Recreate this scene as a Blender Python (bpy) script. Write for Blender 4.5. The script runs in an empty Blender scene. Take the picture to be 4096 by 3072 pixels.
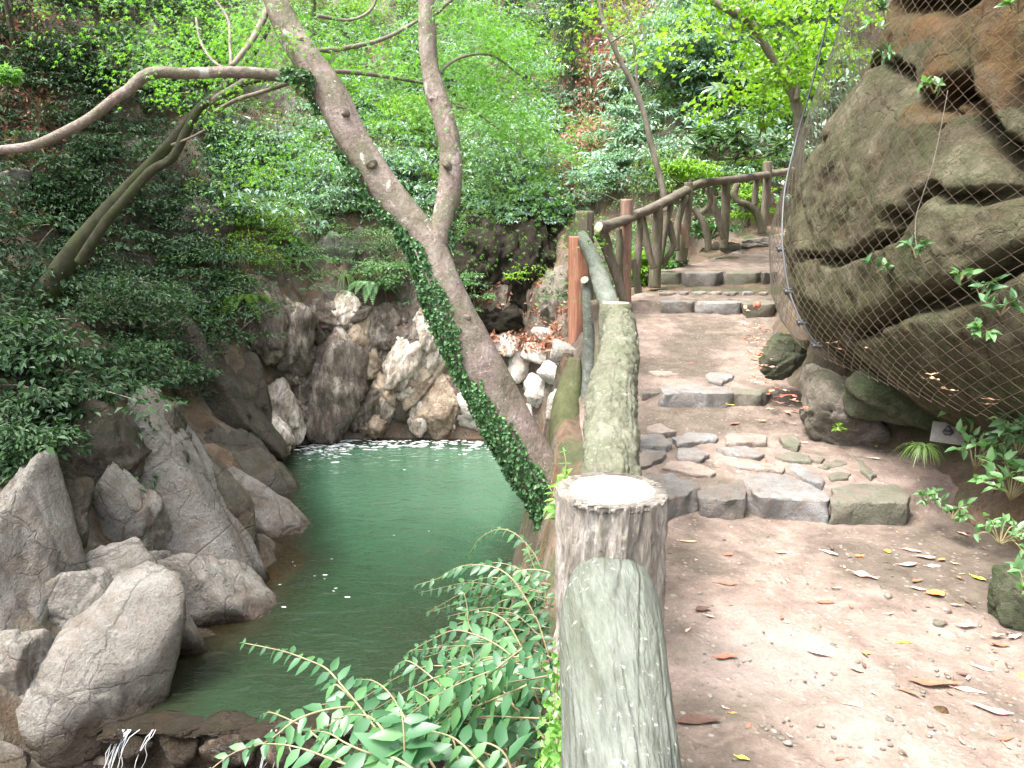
import bpy, math, random
import numpy as np
from mathutils import Vector, Matrix

R = math.radians
random.seed(5)
rng = np.random.default_rng(11)
S = bpy.context.scene
COL = S.collection

# ------------------------------------------------------------------ camera geometry
FPX, PITCH, EYE = 740.0, R(11), 1.5
CP, SP = math.cos(PITCH), math.sin(PITCH)
WATER = -3.2

def ray(u, v):
    a, b = (u - 512) / FPX, (384 - v) / FPX
    return np.array([a, CP + b * SP, -SP + b * CP])
def P(u, v, y):
    d = ray(u, v)
    return np.array([0, 0, EYE]) + d * (y / d[1])
def PZ(u, v, z):
    d = ray(u, v)
    return np.array([0, 0, EYE]) + d * ((z - EYE) / d[2])
def depth_of(p):
    return p[1] * CP - (p[2] - EYE) * SP
def mpp(p):
    return depth_of(p) / FPX            # metres per pixel at a point

def ss(a, b, x):
    t = np.clip((x - a) / (b - a), 0, 1)
    return t * t * (3 - 2 * t)

# ------------------------------------------------------------------ noise
def _hash(i, j, k, s):
    h = (i * 374761393 + j * 668265263 + k * 1440662683 + s * 974634541) & 0xFFFFFFFF
    h = ((h ^ (h >> 13)) * 1274126177) & 0xFFFFFFFF
    h = h ^ (h >> 16)
    return (h & 0xFFFF) / 32767.5 - 1
def noise3(p, seed=0):
    p = np.asarray(p, float)
    f = np.floor(p).astype(np.int64)
    t = p - f
    w = t * t * (3 - 2 * t)
    i, j, k = f[..., 0], f[..., 1], f[..., 2]
    a, b, c = w[..., 0], w[..., 1], w[..., 2]
    def L(x, y, q): return x + (y - x) * q
    x00 = L(_hash(i, j, k, seed), _hash(i + 1, j, k, seed), a)
    x10 = L(_hash(i, j + 1, k, seed), _hash(i + 1, j + 1, k, seed), a)
    x01 = L(_hash(i, j, k + 1, seed), _hash(i + 1, j, k + 1, seed), a)
    x11 = L(_hash(i, j + 1, k + 1, seed), _hash(i + 1, j + 1, k + 1, seed), a)
    return L(L(x00, x10, b), L(x01, x11, b), c)
def fbm(p, oct=4, seed=0):
    p = np.asarray(p, float)
    s, a, n = 0, 1, 0
    for o in range(oct):
        s = s + a * noise3(p * (2.03 ** o) + 17.3 * o, seed + o)
        n += a
        a *= .5
    return s / n

# ------------------------------------------------------------------ objects
def wloc(o):
    p = Vector((0, 0, 0))
    while o is not None:
        p += o.location
        o = o.parent
    return np.array(p)

def build_mesh(name, V, F, mats=(), smooth=True, midx=None):
    me = bpy.data.meshes.new(name)
    V = np.asarray(V, np.float32)
    Fs = F if isinstance(F, list) else [F]
    Fs = [np.asarray(f, np.int32) for f in Fs if len(f)]
    loops = np.concatenate([f.ravel() for f in Fs])
    tot = np.concatenate([np.full(len(f), f.shape[1], np.int32) for f in Fs])
    start = np.concatenate([[0], np.cumsum(tot)[:-1]]).astype(np.int32)
    me.vertices.add(len(V)); me.vertices.foreach_set('co', V.ravel())
    me.loops.add(len(loops)); me.loops.foreach_set('vertex_index', loops)
    me.polygons.add(len(tot)); me.polygons.foreach_set('loop_start', start)
    me.polygons.foreach_set('loop_total', tot)
    for m in (mats if isinstance(mats, (list, tuple)) else [mats]):
        me.materials.append(m)
    if midx is not None:
        me.polygons.foreach_set('material_index', np.asarray(midx, np.int32))
    me.polygons.foreach_set('use_smooth', np.full(len(tot), smooth))
    me.update(calc_edges=True)
    me.validate()
    return me

def tag(o, label=None, cat=None, group=None, kind=None):
    if label: o['label'] = label
    if cat: o['category'] = cat
    if group: o['group'] = group
    if kind: o['kind'] = kind
    return o

def obj(name, V, F, mats, parent=None, smooth=True, midx=None, origin=None):
    """One mesh object; V are world coordinates."""
    V = np.asarray(V, float)
    if parent is None:
        if origin is None:
            origin = np.array([(V[:, 0].min() + V[:, 0].max()) / 2, (V[:, 1].min() + V[:, 1].max()) / 2, V[:, 2].min()])
        base = np.asarray(origin, float)
        loc = base
    else:
        pl = wloc(parent)
        loc = np.zeros(3) if origin is None else np.asarray(origin) - pl
        base = pl + loc
    o = bpy.data.objects.new(name, build_mesh(name, V - base, F, mats, smooth, midx))
    o.location = loc
    if parent is not None: o.parent = parent
    COL.objects.link(o)
    return o

def thing(name, label, cat, loc, group=None):
    o = bpy.data.objects.new(name, None)
    o.empty_display_size = .1
    o.location = loc
    COL.objects.link(o)
    return tag(o, label, cat, group)

def copy_tree(o, parent=None):
    c = o.copy(); COL.objects.link(c)
    if parent is not None: c.parent = parent
    for ch in list(o.children): copy_tree(ch, c)
    return c

class MB:
    def __init__(self): self.V, self.T, self.Q, self.n = [], [], [], 0
    def add(self, V, F):
        V = np.asarray(V, float)
        for f in (F if isinstance(F, list) else [F]):
            f = np.asarray(f, np.int64)
            if not len(f): continue
            (self.T if f.shape[1] == 3 else self.Q).append(f + self.n)
        self.V.append(V); self.n += len(V)
        return self
    def get(self):
        F = []
        if self.T: F.append(np.concatenate(self.T))
        if self.Q: F.append(np.concatenate(self.Q))
        return np.concatenate(self.V), F
    def build(self, name, mats, parent=None, smooth=True, origin=None):
        V, F = self.get()
        return obj(name, V, F, mats, parent, smooth, None, origin)

def nrm(a):
    a = np.asarray(a, float)
    return a / np.maximum(np.linalg.norm(a, axis=-1, keepdims=True), 1e-9)

def spline(pts, n):
    p = np.asarray(pts, float)
    if len(p) == 2:
        t = np.linspace(0, 1, n)[:, None]
        return p[0] * (1 - t) + p[1] * t
    q = np.vstack([2 * p[0] - p[1], p, 2 * p[-1] - p[-2]])
    L = np.linalg.norm(np.diff(p[:, :3], axis=0), axis=1)
    cum = np.concatenate([[0], np.cumsum(L)])
    s = np.linspace(0, cum[-1], n)
    i = np.clip(np.searchsorted(cum, s, side='right') - 1, 0, len(p) - 2)
    t = ((s - cum[i]) / np.maximum(L[i], 1e-9))[:, None]
    a, b, c, d = q[i], q[i + 1], q[i + 2], q[i + 3]
    return .5 * (2 * b + (c - a) * t + (2 * a - 5 * b + 4 * c - d) * t ** 2 + (3 * b - a - 3 * c + d) * t ** 3)

def tube(pts, rad, sides=10, n=None, amp=0, freq=(8, 3), seed=0, cap=True, ridged=False, crack=0, retsurf=False):
    """Tube along a spline; radial noise stretched along the axis gives bark."""
    pts = np.asarray(pts, float)
    rad = np.asarray(rad, float) if np.ndim(rad) else np.full(len(pts), float(rad))
    n = n or max(2, 4 * (len(pts) - 1) + 1)
    pr = spline(np.hstack([pts, rad[:, None]]), n)
    C, r = pr[:, :3], np.maximum(pr[:, 3], 1e-4)
    T = nrm(np.gradient(C, axis=0))
    ref = np.array([0, 0, 1.0]) if abs(T[0, 2]) < .9 else np.array([1.0, 0, 0])
    A = nrm(np.cross(T[0], ref))
    As = []
    for k in range(n):
        A = nrm(A - T[k] * np.dot(A, T[k])); As.append(A)
    As = np.array(As); Bs = np.cross(T, As)
    th = np.linspace(0, 2 * np.pi, sides, endpoint=False)
    sl = np.concatenate([[0], np.cumsum(np.linalg.norm(np.diff(C, axis=0), axis=1))])
    co, si = np.cos(th), np.sin(th)
    rr = np.repeat(r[:, None], sides, 1)
    if amp:
        q = np.stack([np.broadcast_to(co, (n, sides)) * freq[0] / 6.28, np.broadcast_to(si, (n, sides)) * freq[0] / 6.28,
                      np.broadcast_to(sl[:, None] * freq[1], (n, sides))], -1)
        w = .6 * fbm(q * np.array([.5, .5, .7]), 2, seed + 5)[..., None]
        q = q + w
        f = fbm(q, 4, seed)
        f = (1 - 2.2 * np.abs(f)) if ridged else f
        rr = rr + amp * f
    if crack:
        q = np.stack([np.broadcast_to(co * 2.4, (n, sides)), np.broadcast_to(si * 2.4, (n, sides)), np.broadcast_to(sl[:, None] * 1.3, (n, sides))], -1)
        q = q + .12 * fbm(q * np.array([2, 2, 6]), 3, seed + 2)[..., None]
        for o_ in (0, 40):
            nz_ = fbm(q + o_, 2, seed + 11 + o_)
            rr = rr - crack * np.exp(-(nz_ / .035) ** 2) * ss(-.15, .2, noise3(q * np.array([1, 1, 1.5]) + 9 + o_, seed))
    D = co[None, :, None] * As[:, None] + si[None, :, None] * Bs[:, None]
    V = C[:, None] + D * rr[..., None]
    if retsurf: return V, D, C, r
    V = V.reshape(-1, 3)
    i, j = np.meshgrid(np.arange(n - 1), np.arange(sides), indexing='ij')
    j2 = (j + 1) % sides
    Q = np.stack([i * sides + j, i * sides + j2, (i + 1) * sides + j2, (i + 1) * sides + j], -1).reshape(-1, 4)
    F = [Q]
    if cap:
        a = len(V)
        V = np.vstack([V, C[0], C[-1]])
        jj = np.arange(sides); k2 = (jj + 1) % sides
        F.append(np.stack([np.full(sides, a), k2, jj], -1))
        F.append(np.stack([np.full(sides, a + 1), (n - 1) * sides + jj, (n - 1) * sides + k2], -1))
    return V, F

import bmesh
_ico = {}
def ico(sub):
    if sub not in _ico:
        bm = bmesh.new(); bmesh.ops.create_icosphere(bm, subdivisions=sub, radius=1)
        V = np.array([v.co[:] for v in bm.verts]); F = np.array([[v.index for v in f.verts] for f in bm.faces])
        bm.free(); _ico[sub] = (V, F)
    return _ico[sub]

def rock(c, size, seed, planes=16, sub=4, rough=.07, rot=None, box=.55, soft=30, joints=5):
    """Jointed rock: soft intersection of random planes, then fractal relief."""
    V, F = ico(sub)
    g = np.random.default_rng(abs(int(seed)))
    n = nrm(g.normal(size=(planes, 3))); h = g.uniform(.62, .98, planes)
    bx = np.vstack([np.eye(3), -np.eye(3)]); n = np.vstack([n, nrm(bx + g.normal(size=(6, 3)) * .18)])
    h = np.concatenate([h, g.uniform(box, box + .2, 6) + .15])
    q = np.maximum(V @ n.T, 1e-3) / h
    r = 1 / (np.sum(q ** soft, 1) ** (1 / soft))
    X = V * r[:, None]
    off = g.uniform(-50, 50, 3)
    X = X + V * (rough * fbm(X * 2.2 + off, 4, seed) + rough * .45 * (1 - 2.5 * np.abs(fbm(X * 3.1 - off, 3, seed + 9))))[:, None]
    for k in range(joints):
        nj = nrm(g.normal(size=3)); dj = X @ nj - g.uniform(-.55, .55) + .05 * fbm(X * 3 + off + k, 3, seed + k)
        X = X + V * (g.uniform(-.055, .055) * np.tanh(dj / .02) - .05 * np.exp(-(dj / .022) ** 2))[:, None]
    X = X + V * (rough * .3 * fbm(X * 8 + off, 3, seed + 3))[:, None]
    X = X * np.asarray(size)
    if rot is not None: X = X @ np.asarray(rot).T
    return X + np.asarray(c), F

def rotm(axis, ang): return np.array(Matrix.Rotation(ang, 3, Vector(axis)))

# ------------------------------------------------------------------ leaves
def leaves(Pb, D, N, L, W, kind='rhomb', fold=.22, droop=.15):
    Pb, D = np.asarray(Pb, float), nrm(D)
    n = len(Pb)
    L = np.broadcast_to(np.asarray(L, float), (n,))[:, None]; W = np.broadcast_to(np.asarray(W, float), (n,))[:, None]
    Sd = nrm(np.cross(D, N)); Nn = np.cross(Sd, D)
    def pt(a, b, c): return Pb + D * (a * L) + Sd * (b * W) + Nn * c
    fw, dl = fold * W, droop * L
    if kind == 'rhomb':
        vs = [pt(0, 0, 0), pt(.45, .5, fw), pt(1, 0, -dl), pt(.45, -.5, fw)]
        f = [(0, 1, 2), (0, 2, 3)]
    elif kind == 'lance':
        vs = [pt(0, 0, 0), pt(.28, .46, fw - dl * .02), pt(.3, 0, -dl * .05), pt(.28, -.46, fw - dl * .02),
              pt(.62, .36, fw * .8 - dl * .35), pt(.64, 0, -dl * .4), pt(.62, -.36, fw * .8 - dl * .35), pt(1, 0, -dl)]
        f = [(0, 1, 2), (0, 2, 3), (1, 4, 5), (1, 5, 2), (2, 5, 6), (2, 6, 3), (4, 7, 5), (5, 7, 6)]
    elif kind == 'round':
        vs = [pt(0, 0, 0), pt(.25, .42, fw), pt(.7, .45, fw), pt(1, 0, -dl), pt(.7, -.45, fw), pt(.25, -.42, fw), pt(.5, 0, 0)]
        f = [(6, 0, 1), (6, 1, 2), (6, 2, 3), (6, 3, 4), (6, 4, 5), (6, 5, 0)]
    else:  # maple star
        vs = [pt(.25, 0, 0)]
        ang = [-112, -80, -56, -28, 0, 28, 56, 80, 112]
        ra = [.55, .25, .85, .33, 1, .33, .85, .25, .55]
        for a, r_ in zip(ang, ra):
            c_, s_ = math.cos(R(a)) * r_, math.sin(R(a)) * r_
            vs.append(Pb + D * ((.25 + .75 * c_) * L) + Sd * (.62 * s_ * W) - Nn * (droop * L * r_ * r_))
        f = [(0, i, i + 1) for i in range(1, 9)]
    V = np.stack(vs, 1)
    k = V.shape[1]
    F = (np.asarray(f)[None] + (np.arange(n) * k)[:, None, None]).reshape(-1, 3)
    return V.reshape(-1, 3), F

def pad(c, r, n, L, flat=.45, up=.7, g=rng, wr=.5, kind='rhomb', jit=.45, facing=None):
    """A dome of leaves: foliage pad, hollow below."""
    d = nrm(g.normal(size=(n, 3))); d[:, 2] = np.abs(d[:, 2]) - .25
    rad = g.uniform(.45, 1, n) ** .6
    p = np.asarray(c) + d * rad[:, None] * np.array([r, r, r * flat])
    out = d * np.array([1, 1, .2]) + g.normal(size=(n, 3)) * .45
    out[:, 2] -= .3
    N = d * .6 + np.array([0, 0, up]) + g.normal(size=(n, 3)) * jit
    if facing is not None: N = N + facing
    l = L * g.uniform(.6, 1.25, n)
    return leaves(p, out, N, l, l * wr, kind)

# ------------------------------------------------------------------ shader helpers
def newmat(name):
    m = bpy.data.materials.new(name); m.use_nodes = True
    nt = m.node_tree
    return m, nt, nt.nodes['Principled BSDF'], nt.nodes['Material Output']
def nd(nt, t, **kw):
    n = nt.nodes.new(t)
    for k, v in kw.items():
        if k.startswith('i_'): n.inputs[k[2:].replace('_', ' ')].default_value = v
        else: setattr(n, k, v)
    return n
def lk(nt, a, b): nt.links.new(a, b)
def pos(nt, scale=(1, 1, 1)):
    g = nd(nt, 'ShaderNodeNewGeometry'); m = nd(nt, 'ShaderNodeMapping')
    m.inputs['Scale'].default_value = scale
    lk(nt, g.outputs['Position'], m.inputs['Vector']); return m.outputs['Vector']
def tobj(nt, scale=(1, 1, 1)):
    g = nd(nt, 'ShaderNodeTexCoord'); m = nd(nt, 'ShaderNodeMapping')
    m.inputs['Scale'].default_value = scale
    lk(nt, g.outputs['Object'], m.inputs['Vector']); return m.outputs['Vector']
def tnoise(nt, vec, scale, detail=5, rough=.6, dist=0):
    n = nd(nt, 'ShaderNodeTexNoise')
    n.inputs['Scale'].default_value = scale; n.inputs['Detail'].default_value = detail
    n.inputs['Roughness'].default_value = rough; n.inputs['Distortion'].default_value = dist
    lk(nt, vec, n.inputs['Vector']); return n.outputs['Fac']
def tvor(nt, vec, scale, feature='F1', out='Distance', rand=1):
    n = nd(nt, 'ShaderNodeTexVoronoi', feature=feature)
    n.inputs['Scale'].default_value = scale; n.inputs['Randomness'].default_value = rand
    lk(nt, vec, n.inputs['Vector']); return n.outputs[out]
def ramp(nt, fac, stops, interp='LINEAR'):
    r = nd(nt, 'ShaderNodeValToRGB'); cr = r.color_ramp; cr.interpolation = interp
    while len(cr.elements) < len(stops): cr.elements.new(.5)
    for e, (p, c) in zip(cr.elements, stops):
        e.position = p
        e.color = (*c, 1) if isinstance(c, (tuple, list)) else (c, c, c, 1)
    lk(nt, fac, r.inputs['Fac']); return r.outputs['Color']
def mixc(nt, fac, a, b, mode='MIX'):
    m = nd(nt, 'ShaderNodeMix', data_type='RGBA', blend_type=mode)
    for s, x in ((m.inputs[0], fac), (m.inputs[6], a), (m.inputs[7], b)):
        if isinstance(x, (int, float)): s.default_value = x
        elif isinstance(x, tuple): s.default_value = (*x, 1)
        else: lk(nt, x, s)
    return m.outputs[2]
def math_(nt, op, a, b=None):
    m = nd(nt, 'ShaderNodeMath', operation=op)
    for s, x in ((m.inputs[0], a), (m.inputs[1], b)):
        if x is None: continue
        if isinstance(x, (int, float)): s.default_value = x
        else: lk(nt, x, s)
    return m.outputs[0]
def bump(nt, h, strength, dist, normal=None):
    b = nd(nt, 'ShaderNodeBump'); b.inputs['Strength'].default_value = strength; b.inputs['Distance'].default_value = dist
    lk(nt, h, b.inputs['Height'])
    if normal is not None: lk(nt, normal, b.inputs['Normal'])
    return b.outputs['Normal']
def upness(nt):
    g = nd(nt, 'ShaderNodeNewGeometry'); s = nd(nt, 'ShaderNodeSeparateXYZ')
    lk(nt, g.outputs['Normal'], s.inputs[0]); return s.outputs['Z']

def leaf_mat(name, cols, rough=.42, trans=.35, tcol=None, spec=.6):
    m, nt, b, out = newmat(name)
    g = nd(nt, 'ShaderNodeNewGeometry')
    n = len(cols)
    c = ramp(nt, g.outputs['Random Per Island'], [(i / max(n - 1, 1), x) for i, x in enumerate(cols)])
    big = tnoise(nt, pos(nt), .9, 2)
    c = mixc(nt, 1.0, c, ramp(nt, big, [(.3, (.72, .76, .7)), (.7, (1.2, 1.18, 1.1))]), 'MULTIPLY')
    lk(nt, c, b.inputs['Base Color'])
    b.inputs['Roughness'].default_value = rough; b.inputs['Specular IOR Level'].default_value = spec
    t = nd(nt, 'ShaderNodeBsdfTranslucent')
    tc = mixc(nt, 1.0, c, tcol or (1.5, 1.7, .6), 'MULTIPLY')
    lk(nt, tc, t.inputs['Color'])
    mx = nd(nt, 'ShaderNodeMixShader'); mx.inputs[0].default_value = trans
    lk(nt, b.outputs[0], mx.inputs[1]); lk(nt, t.outputs[0], mx.inputs[2]); lk(nt, mx.outputs[0], out.inputs['Surface'])
    return m

def rock_mat(name, cols, rough=.75, stain=(.22, .13, .075), stain_amt=.5, moss=.0, scale=1.0, spec=.4, crack=.5, wet=0, dirt=0, streak=0, margin=0):
    m, nt, b, out = newmat(name)
    p = pos(nt)
    pv = pos(nt, (1.5, 1.5, .45)) if streak else p
    n1 = tnoise(nt, pv, 1.5 * scale, 6, .62, .5)
    n2 = tnoise(nt, pv, 6 * scale, 9, .72, .3)
    n3 = tnoise(nt, p, 45 * scale, 5, .75)
    n4 = tnoise(nt, p, 19 * scale, 6, .7, .4)
    c = ramp(nt, math_(nt, 'ADD', math_(nt, 'MULTIPLY', n1, .6), math_(nt, 'MULTIPLY', n2, .4)), [(.36, cols[0]), (.5, cols[1]), (.63, cols[2])])
    c = mixc(nt, ramp(nt, n4, [(.56, 0.0), (.66, .6)]), c, tuple(x * .6 for x in cols[0]))
    c = mixc(nt, ramp(nt, tnoise(nt, p, 13 * scale, 5, .7), [(.6, 0.0), (.7, .35)]), c, tuple(min(1, x * 1.35) for x in cols[2]))
    c = mixc(nt, ramp(nt, tnoise(nt, pv, 1.9 * scale, 6, .65, 1.4), [(.47, 0.0), (.64, stain_amt)]), c, stain)
    c = mixc(nt, .9, c, ramp(nt, n3, [(.28, .62), (.72, 1.32)]), 'MULTIPLY')
    w_ = mixc(nt, .3, p, mixc(nt, 1.0, p, tnoise(nt, p, 2.2 * scale, 4), 'ADD'))
    e = tvor(nt, w_, .9 * scale, 'DISTANCE_TO_EDGE')
    e2 = tvor(nt, w_, 3.1 * scale, 'DISTANCE_TO_EDGE')
    gate = ramp(nt, tnoise(nt, p, 1.7 * scale, 3), [(.48, 1.0), (.58, 0.0)])
    ck = math_(nt, 'MULTIPLY', ramp(nt, e, [(0, 0.0), (.006, .5), (.02, 1.0)]), math_(nt, 'MAXIMUM', gate, ramp(nt, e2, [(0, .25), (.012, .7), (.035, 1.0)])))
    c = mixc(nt, crack, c, mixc(nt, 1.0, c, mixc(nt, .7, (1., 1., 1.), ck), 'MULTIPLY'))
    if moss > 0:
        mk = math_(nt, 'MULTIPLY', ramp(nt, tnoise(nt, p, 3.2 * scale, 6, .7), [(.5 - .2 * moss, 0.0), (.62, 1.0)]), moss)
        c = mixc(nt, mk, c, ramp(nt, n3, [(.3, (.025, .045, .012)), (.7, (.06, .085, .028))]))
    if dirt: c = dirty(nt, c, p, dirt)
    ro = None
    if margin:      # rock kept wet by the pool
        z = nd(nt, 'ShaderNodeSeparateXYZ'); lk(nt, p, z.inputs[0])
        mg = ramp(nt, math_(nt, 'ADD', math_(nt, 'ADD', z.outputs['Z'], -WATER), math_(nt, 'MULTIPLY', n1, .5)), [(.3, 1.0), (.48, 0.0)])
        c = mixc(nt, mg, c, mixc(nt, 1.0, c, (.42, .36, .3), 'MULTIPLY'))
        ro = ramp(nt, mg, [(0, rough), (1, .25)])
    lk(nt, c, b.inputs['Base Color'])
    if wet: ro = ramp(nt, tnoise(nt, pv, 2.6 * scale, 5), [(.42, .1), (.62, rough)])
    if ro is not None: lk(nt, ro, b.inputs['Roughness'])
    else: b.inputs['Roughness'].default_value = rough
    b.inputs['Specular IOR Level'].default_value = spec
    h = math_(nt, 'ADD', math_(nt, 'MULTIPLY', n2, 1.0), math_(nt, 'ADD', math_(nt, 'MULTIPLY', n4, .45), math_(nt, 'MULTIPLY', n3, .2)))
    h = math_(nt, 'ADD', h, math_(nt, 'MULTIPLY', ck, .45 * crack))
    lk(nt, bump(nt, h, 1.0, .075 / scale), b.inputs['Normal'])
    return m

def dirty(nt, c, p, amt, col=(.17, .13, .106)):
    k = ramp(nt, tnoise(nt, p, 9, 6, .72, .5), [(.46, 0.0), (.62, amt)])
    return mixc(nt, k, c, col)
def bark_mat(name, cols, scale=(1, 1, 1), fleck=None, moss=0, bs=.6, bd=.02, rough=.85, patch=None):
    m, nt, b, out = newmat(name)
    p = pos(nt, scale)
    n1 = tnoise(nt, p, 6, 6, .65, .5)
    n2 = tnoise(nt, p, 34, 6, .7)
    c = ramp(nt, n1, [(.28, cols[0]), (.5, cols[1]), (.72, cols[2])])
    c = mixc(nt, .8, c, ramp(nt, n2, [(.3, .6), (.7, 1.35)]), 'MULTIPLY')
    p1 = pos(nt)
    if moss:
        c = mixc(nt, math_(nt, 'MULTIPLY', ramp(nt, tnoise(nt, p1, 3.5, 5, .65), [(.42, 0.0), (.62, 1.0)]), moss), c, (.055, .075, .022))
    if patch: c = mixc(nt, ramp(nt, tnoise(nt, pos(nt, (1, 1, .7)), 8, 4, .6, .6), [(.63, 0.0), (.67, .7)]), c, patch)
    if fleck:
        fl = ramp(nt, tnoise(nt, p1, 55, 3, .6), [(.64, 0.0), (.7, 1.0)])
        c = mixc(nt, math_(nt, 'MULTIPLY', fl, ramp(nt, tnoise(nt, p1, 7, 3), [(.4, .15), (.6, .9)])), c, fleck)
    lk(nt, c, b.inputs['Base Color']); b.inputs['Roughness'].default_value = rough
    b.inputs['Specular IOR Level'].default_value = .3
    lk(nt, bump(nt, math_(nt, 'ADD', n1, math_(nt, 'MULTIPLY', n2, .5)), bs, bd), b.inputs['Normal'])
    return m

def plain_mat(name, col, rough=.6, metal=0, var=.3, scale=20, bs=.2):
    m, nt, b, out = newmat(name)
    n = tnoise(nt, pos(nt), scale, 5, .65)
    lk(nt, mixc(nt, 1.0, col, ramp(nt, n, [(.3, 1 - var), (.7, 1 + var)]), 'MULTIPLY'), b.inputs['Base Color'])
    b.inputs['Roughness'].default_value = rough; b.inputs['Metallic'].default_value = metal
    lk(nt, bump(nt, n, bs, .01), b.inputs['Normal'])
    return m

# ------------------------------------------------------------------ materials
M = {}
M['leaf_mint'] = leaf_mat('leaf_mint', [(0.110, 0.207, 0.150), (0.165, 0.291, 0.225), (0.231, 0.370, 0.312), (0.132, 0.235, 0.175)], rough=.33, trans=.3, spec=1.0)
M['leaf_mid'] = leaf_mat('leaf_mid', [(0.074, 0.168, 0.066), (0.121, 0.246, 0.102), (0.168, 0.302, 0.138), (0.089, 0.190, 0.084)], rough=.4)
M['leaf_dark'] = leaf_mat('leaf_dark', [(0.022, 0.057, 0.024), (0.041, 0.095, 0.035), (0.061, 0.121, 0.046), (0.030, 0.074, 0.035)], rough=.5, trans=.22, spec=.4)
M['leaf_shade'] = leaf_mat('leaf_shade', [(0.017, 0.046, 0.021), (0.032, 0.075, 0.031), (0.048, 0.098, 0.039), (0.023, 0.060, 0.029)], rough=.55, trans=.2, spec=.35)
M['leaf_lime'] = leaf_mat('leaf_lime', [(.12, .24, .025), (.17, .31, .035), (.22, .36, .05)], rough=.5, trans=.5)
M['leaf_maple'] = leaf_mat('leaf_maple', [(.08, .2, .04), (.12, .27, .06), (.16, .32, .085)], rough=.55, trans=.5)
M['leaf_gloss'] = leaf_mat('leaf_gloss', [(.03, .075, .025), (.05, .11, .035), (.075, .14, .05)], rough=.22, trans=.18, spec=.8)
M['leaf_near'] = leaf_mat('leaf_near', [(0.030, 0.094, 0.041), (0.044, 0.127, 0.059), (0.058, 0.155, 0.072), (0.083, 0.194, 0.072)], rough=.45, trans=.3)
M['leaf_fig'] = leaf_mat('leaf_fig', [(.06, .17, .03), (.1, .25, .05), (.15, .32, .07)], rough=.38, trans=.3)
M['leaf_ivy'] = leaf_mat('leaf_ivy', [(0.030, 0.090, 0.033), (0.053, 0.135, 0.050), (0.083, 0.180, 0.068)], rough=.5, trans=.15, spec=.35)
M['leaf_dry'] = leaf_mat('leaf_dry', [(0.240, 0.109, 0.070), (0.390, 0.196, 0.139), (0.510, 0.290, 0.217), (0.300, 0.145, 0.109)], rough=.7, trans=.2, tcol=(1.1, .8, .6), spec=.25)
M['grass'] = leaf_mat('grass_blade', [(.1, .19, .05), (.15, .25, .08), (.17, .21, .09)], rough=.5, trans=.35)

M['rock_left'] = rock_mat('rock_left', [(0.143, 0.131, 0.114), (0.214, 0.200, 0.177), (0.292, 0.275, 0.250)], stain=(.13, .078, .05), stain_amt=.42, moss=.1, margin=1)
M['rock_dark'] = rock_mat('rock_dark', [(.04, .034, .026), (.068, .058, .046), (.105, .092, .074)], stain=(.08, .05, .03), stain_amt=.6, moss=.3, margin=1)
M['rock_wet'] = rock_mat('rock_wet', [(0.032, 0.025, 0.017), (0.109, 0.084, 0.061), (0.435, 0.384, 0.319)], stain=(.07, .04, .022), stain_amt=.7, rough=.5, spec=.7, wet=1, scale=1.4, streak=1, margin=1)
M['rock_glint'] = rock_mat('rock_glint', [(0.149, 0.113, 0.075), (0.508, 0.434, 0.351), (0.927, 0.867, 0.792)], stain=(.15, .085, .045), stain_amt=.6, rough=.4, spec=.9, wet=1, scale=2, streak=1)
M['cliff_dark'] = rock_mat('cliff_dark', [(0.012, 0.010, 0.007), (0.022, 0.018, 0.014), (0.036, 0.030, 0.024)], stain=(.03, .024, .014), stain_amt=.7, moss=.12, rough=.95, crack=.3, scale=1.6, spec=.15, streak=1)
M['rock_tan'] = rock_mat('rock_tan', [(0.125, 0.088, 0.056), (0.350, 0.269, 0.188), (0.550, 0.463, 0.350)], stain=(.13, .07, .035), stain_amt=.6, rough=.45, spec=.6, wet=1, scale=1.5)
M['rock_white'] = rock_mat('rock_white', [(0.466, 0.412, 0.358), (0.621, 0.574, 0.520), (0.776, 0.737, 0.691)], stain=(.26, .15, .09), stain_amt=.6, rough=.55, scale=1.6)
M['rock_block'] = rock_mat('rock_block', [(0.069, 0.057, 0.037), (0.115, 0.100, 0.063), (0.208, 0.191, 0.131)], stain=(.075, .05, .028), stain_amt=.6, moss=.5, rough=.9, spec=.2, scale=1.3)
M['rock_rust'] = rock_mat('rock_rust', [(0.072, 0.047, 0.026), (0.107, 0.072, 0.037), (0.133, 0.097, 0.058)], stain=(.13, .066, .025), stain_amt=.8, moss=.3, rough=.9, spec=.2, scale=1.2)
M['rock_mound'] = rock_mat('rock_mound', [(0.152, 0.124, 0.102), (0.207, 0.172, 0.145), (0.255, 0.218, 0.187)], stain=(.09, .085, .05), stain_amt=.5, moss=.35, rough=.85, crack=.15)
M['rock_moss'] = rock_mat('rock_moss', [(.07, .064, .045), (.1, .094, .065), (.13, .122, .09)], stain=(.04, .06, .02), stain_amt=.9, moss=.75, rough=.9, crack=.2)
M['kerb'] = rock_mat('kerb_stone', [(0.134, 0.125, 0.112), (0.190, 0.181, 0.168), (0.252, 0.244, 0.233)], stain=(.13, .098, .07), stain_amt=.6, moss=.2, rough=.7, crack=.12, scale=2, dirt=.75)
M['flag_blue'] = rock_mat('flagstone_blue', [(0.163, 0.161, 0.155), (0.225, 0.224, 0.217), (0.300, 0.299, 0.293)], stain=(.17, .135, .105), stain_amt=.45, rough=.65, crack=.1, scale=3, dirt=.75)
M['flag_pink'] = rock_mat('flagstone_pink', [(0.230, 0.172, 0.140), (0.299, 0.236, 0.196), (0.356, 0.299, 0.255)], stain=(.24, .23, .21), stain_amt=.4, rough=.7, crack=.1, scale=3, dirt=.75)
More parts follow.
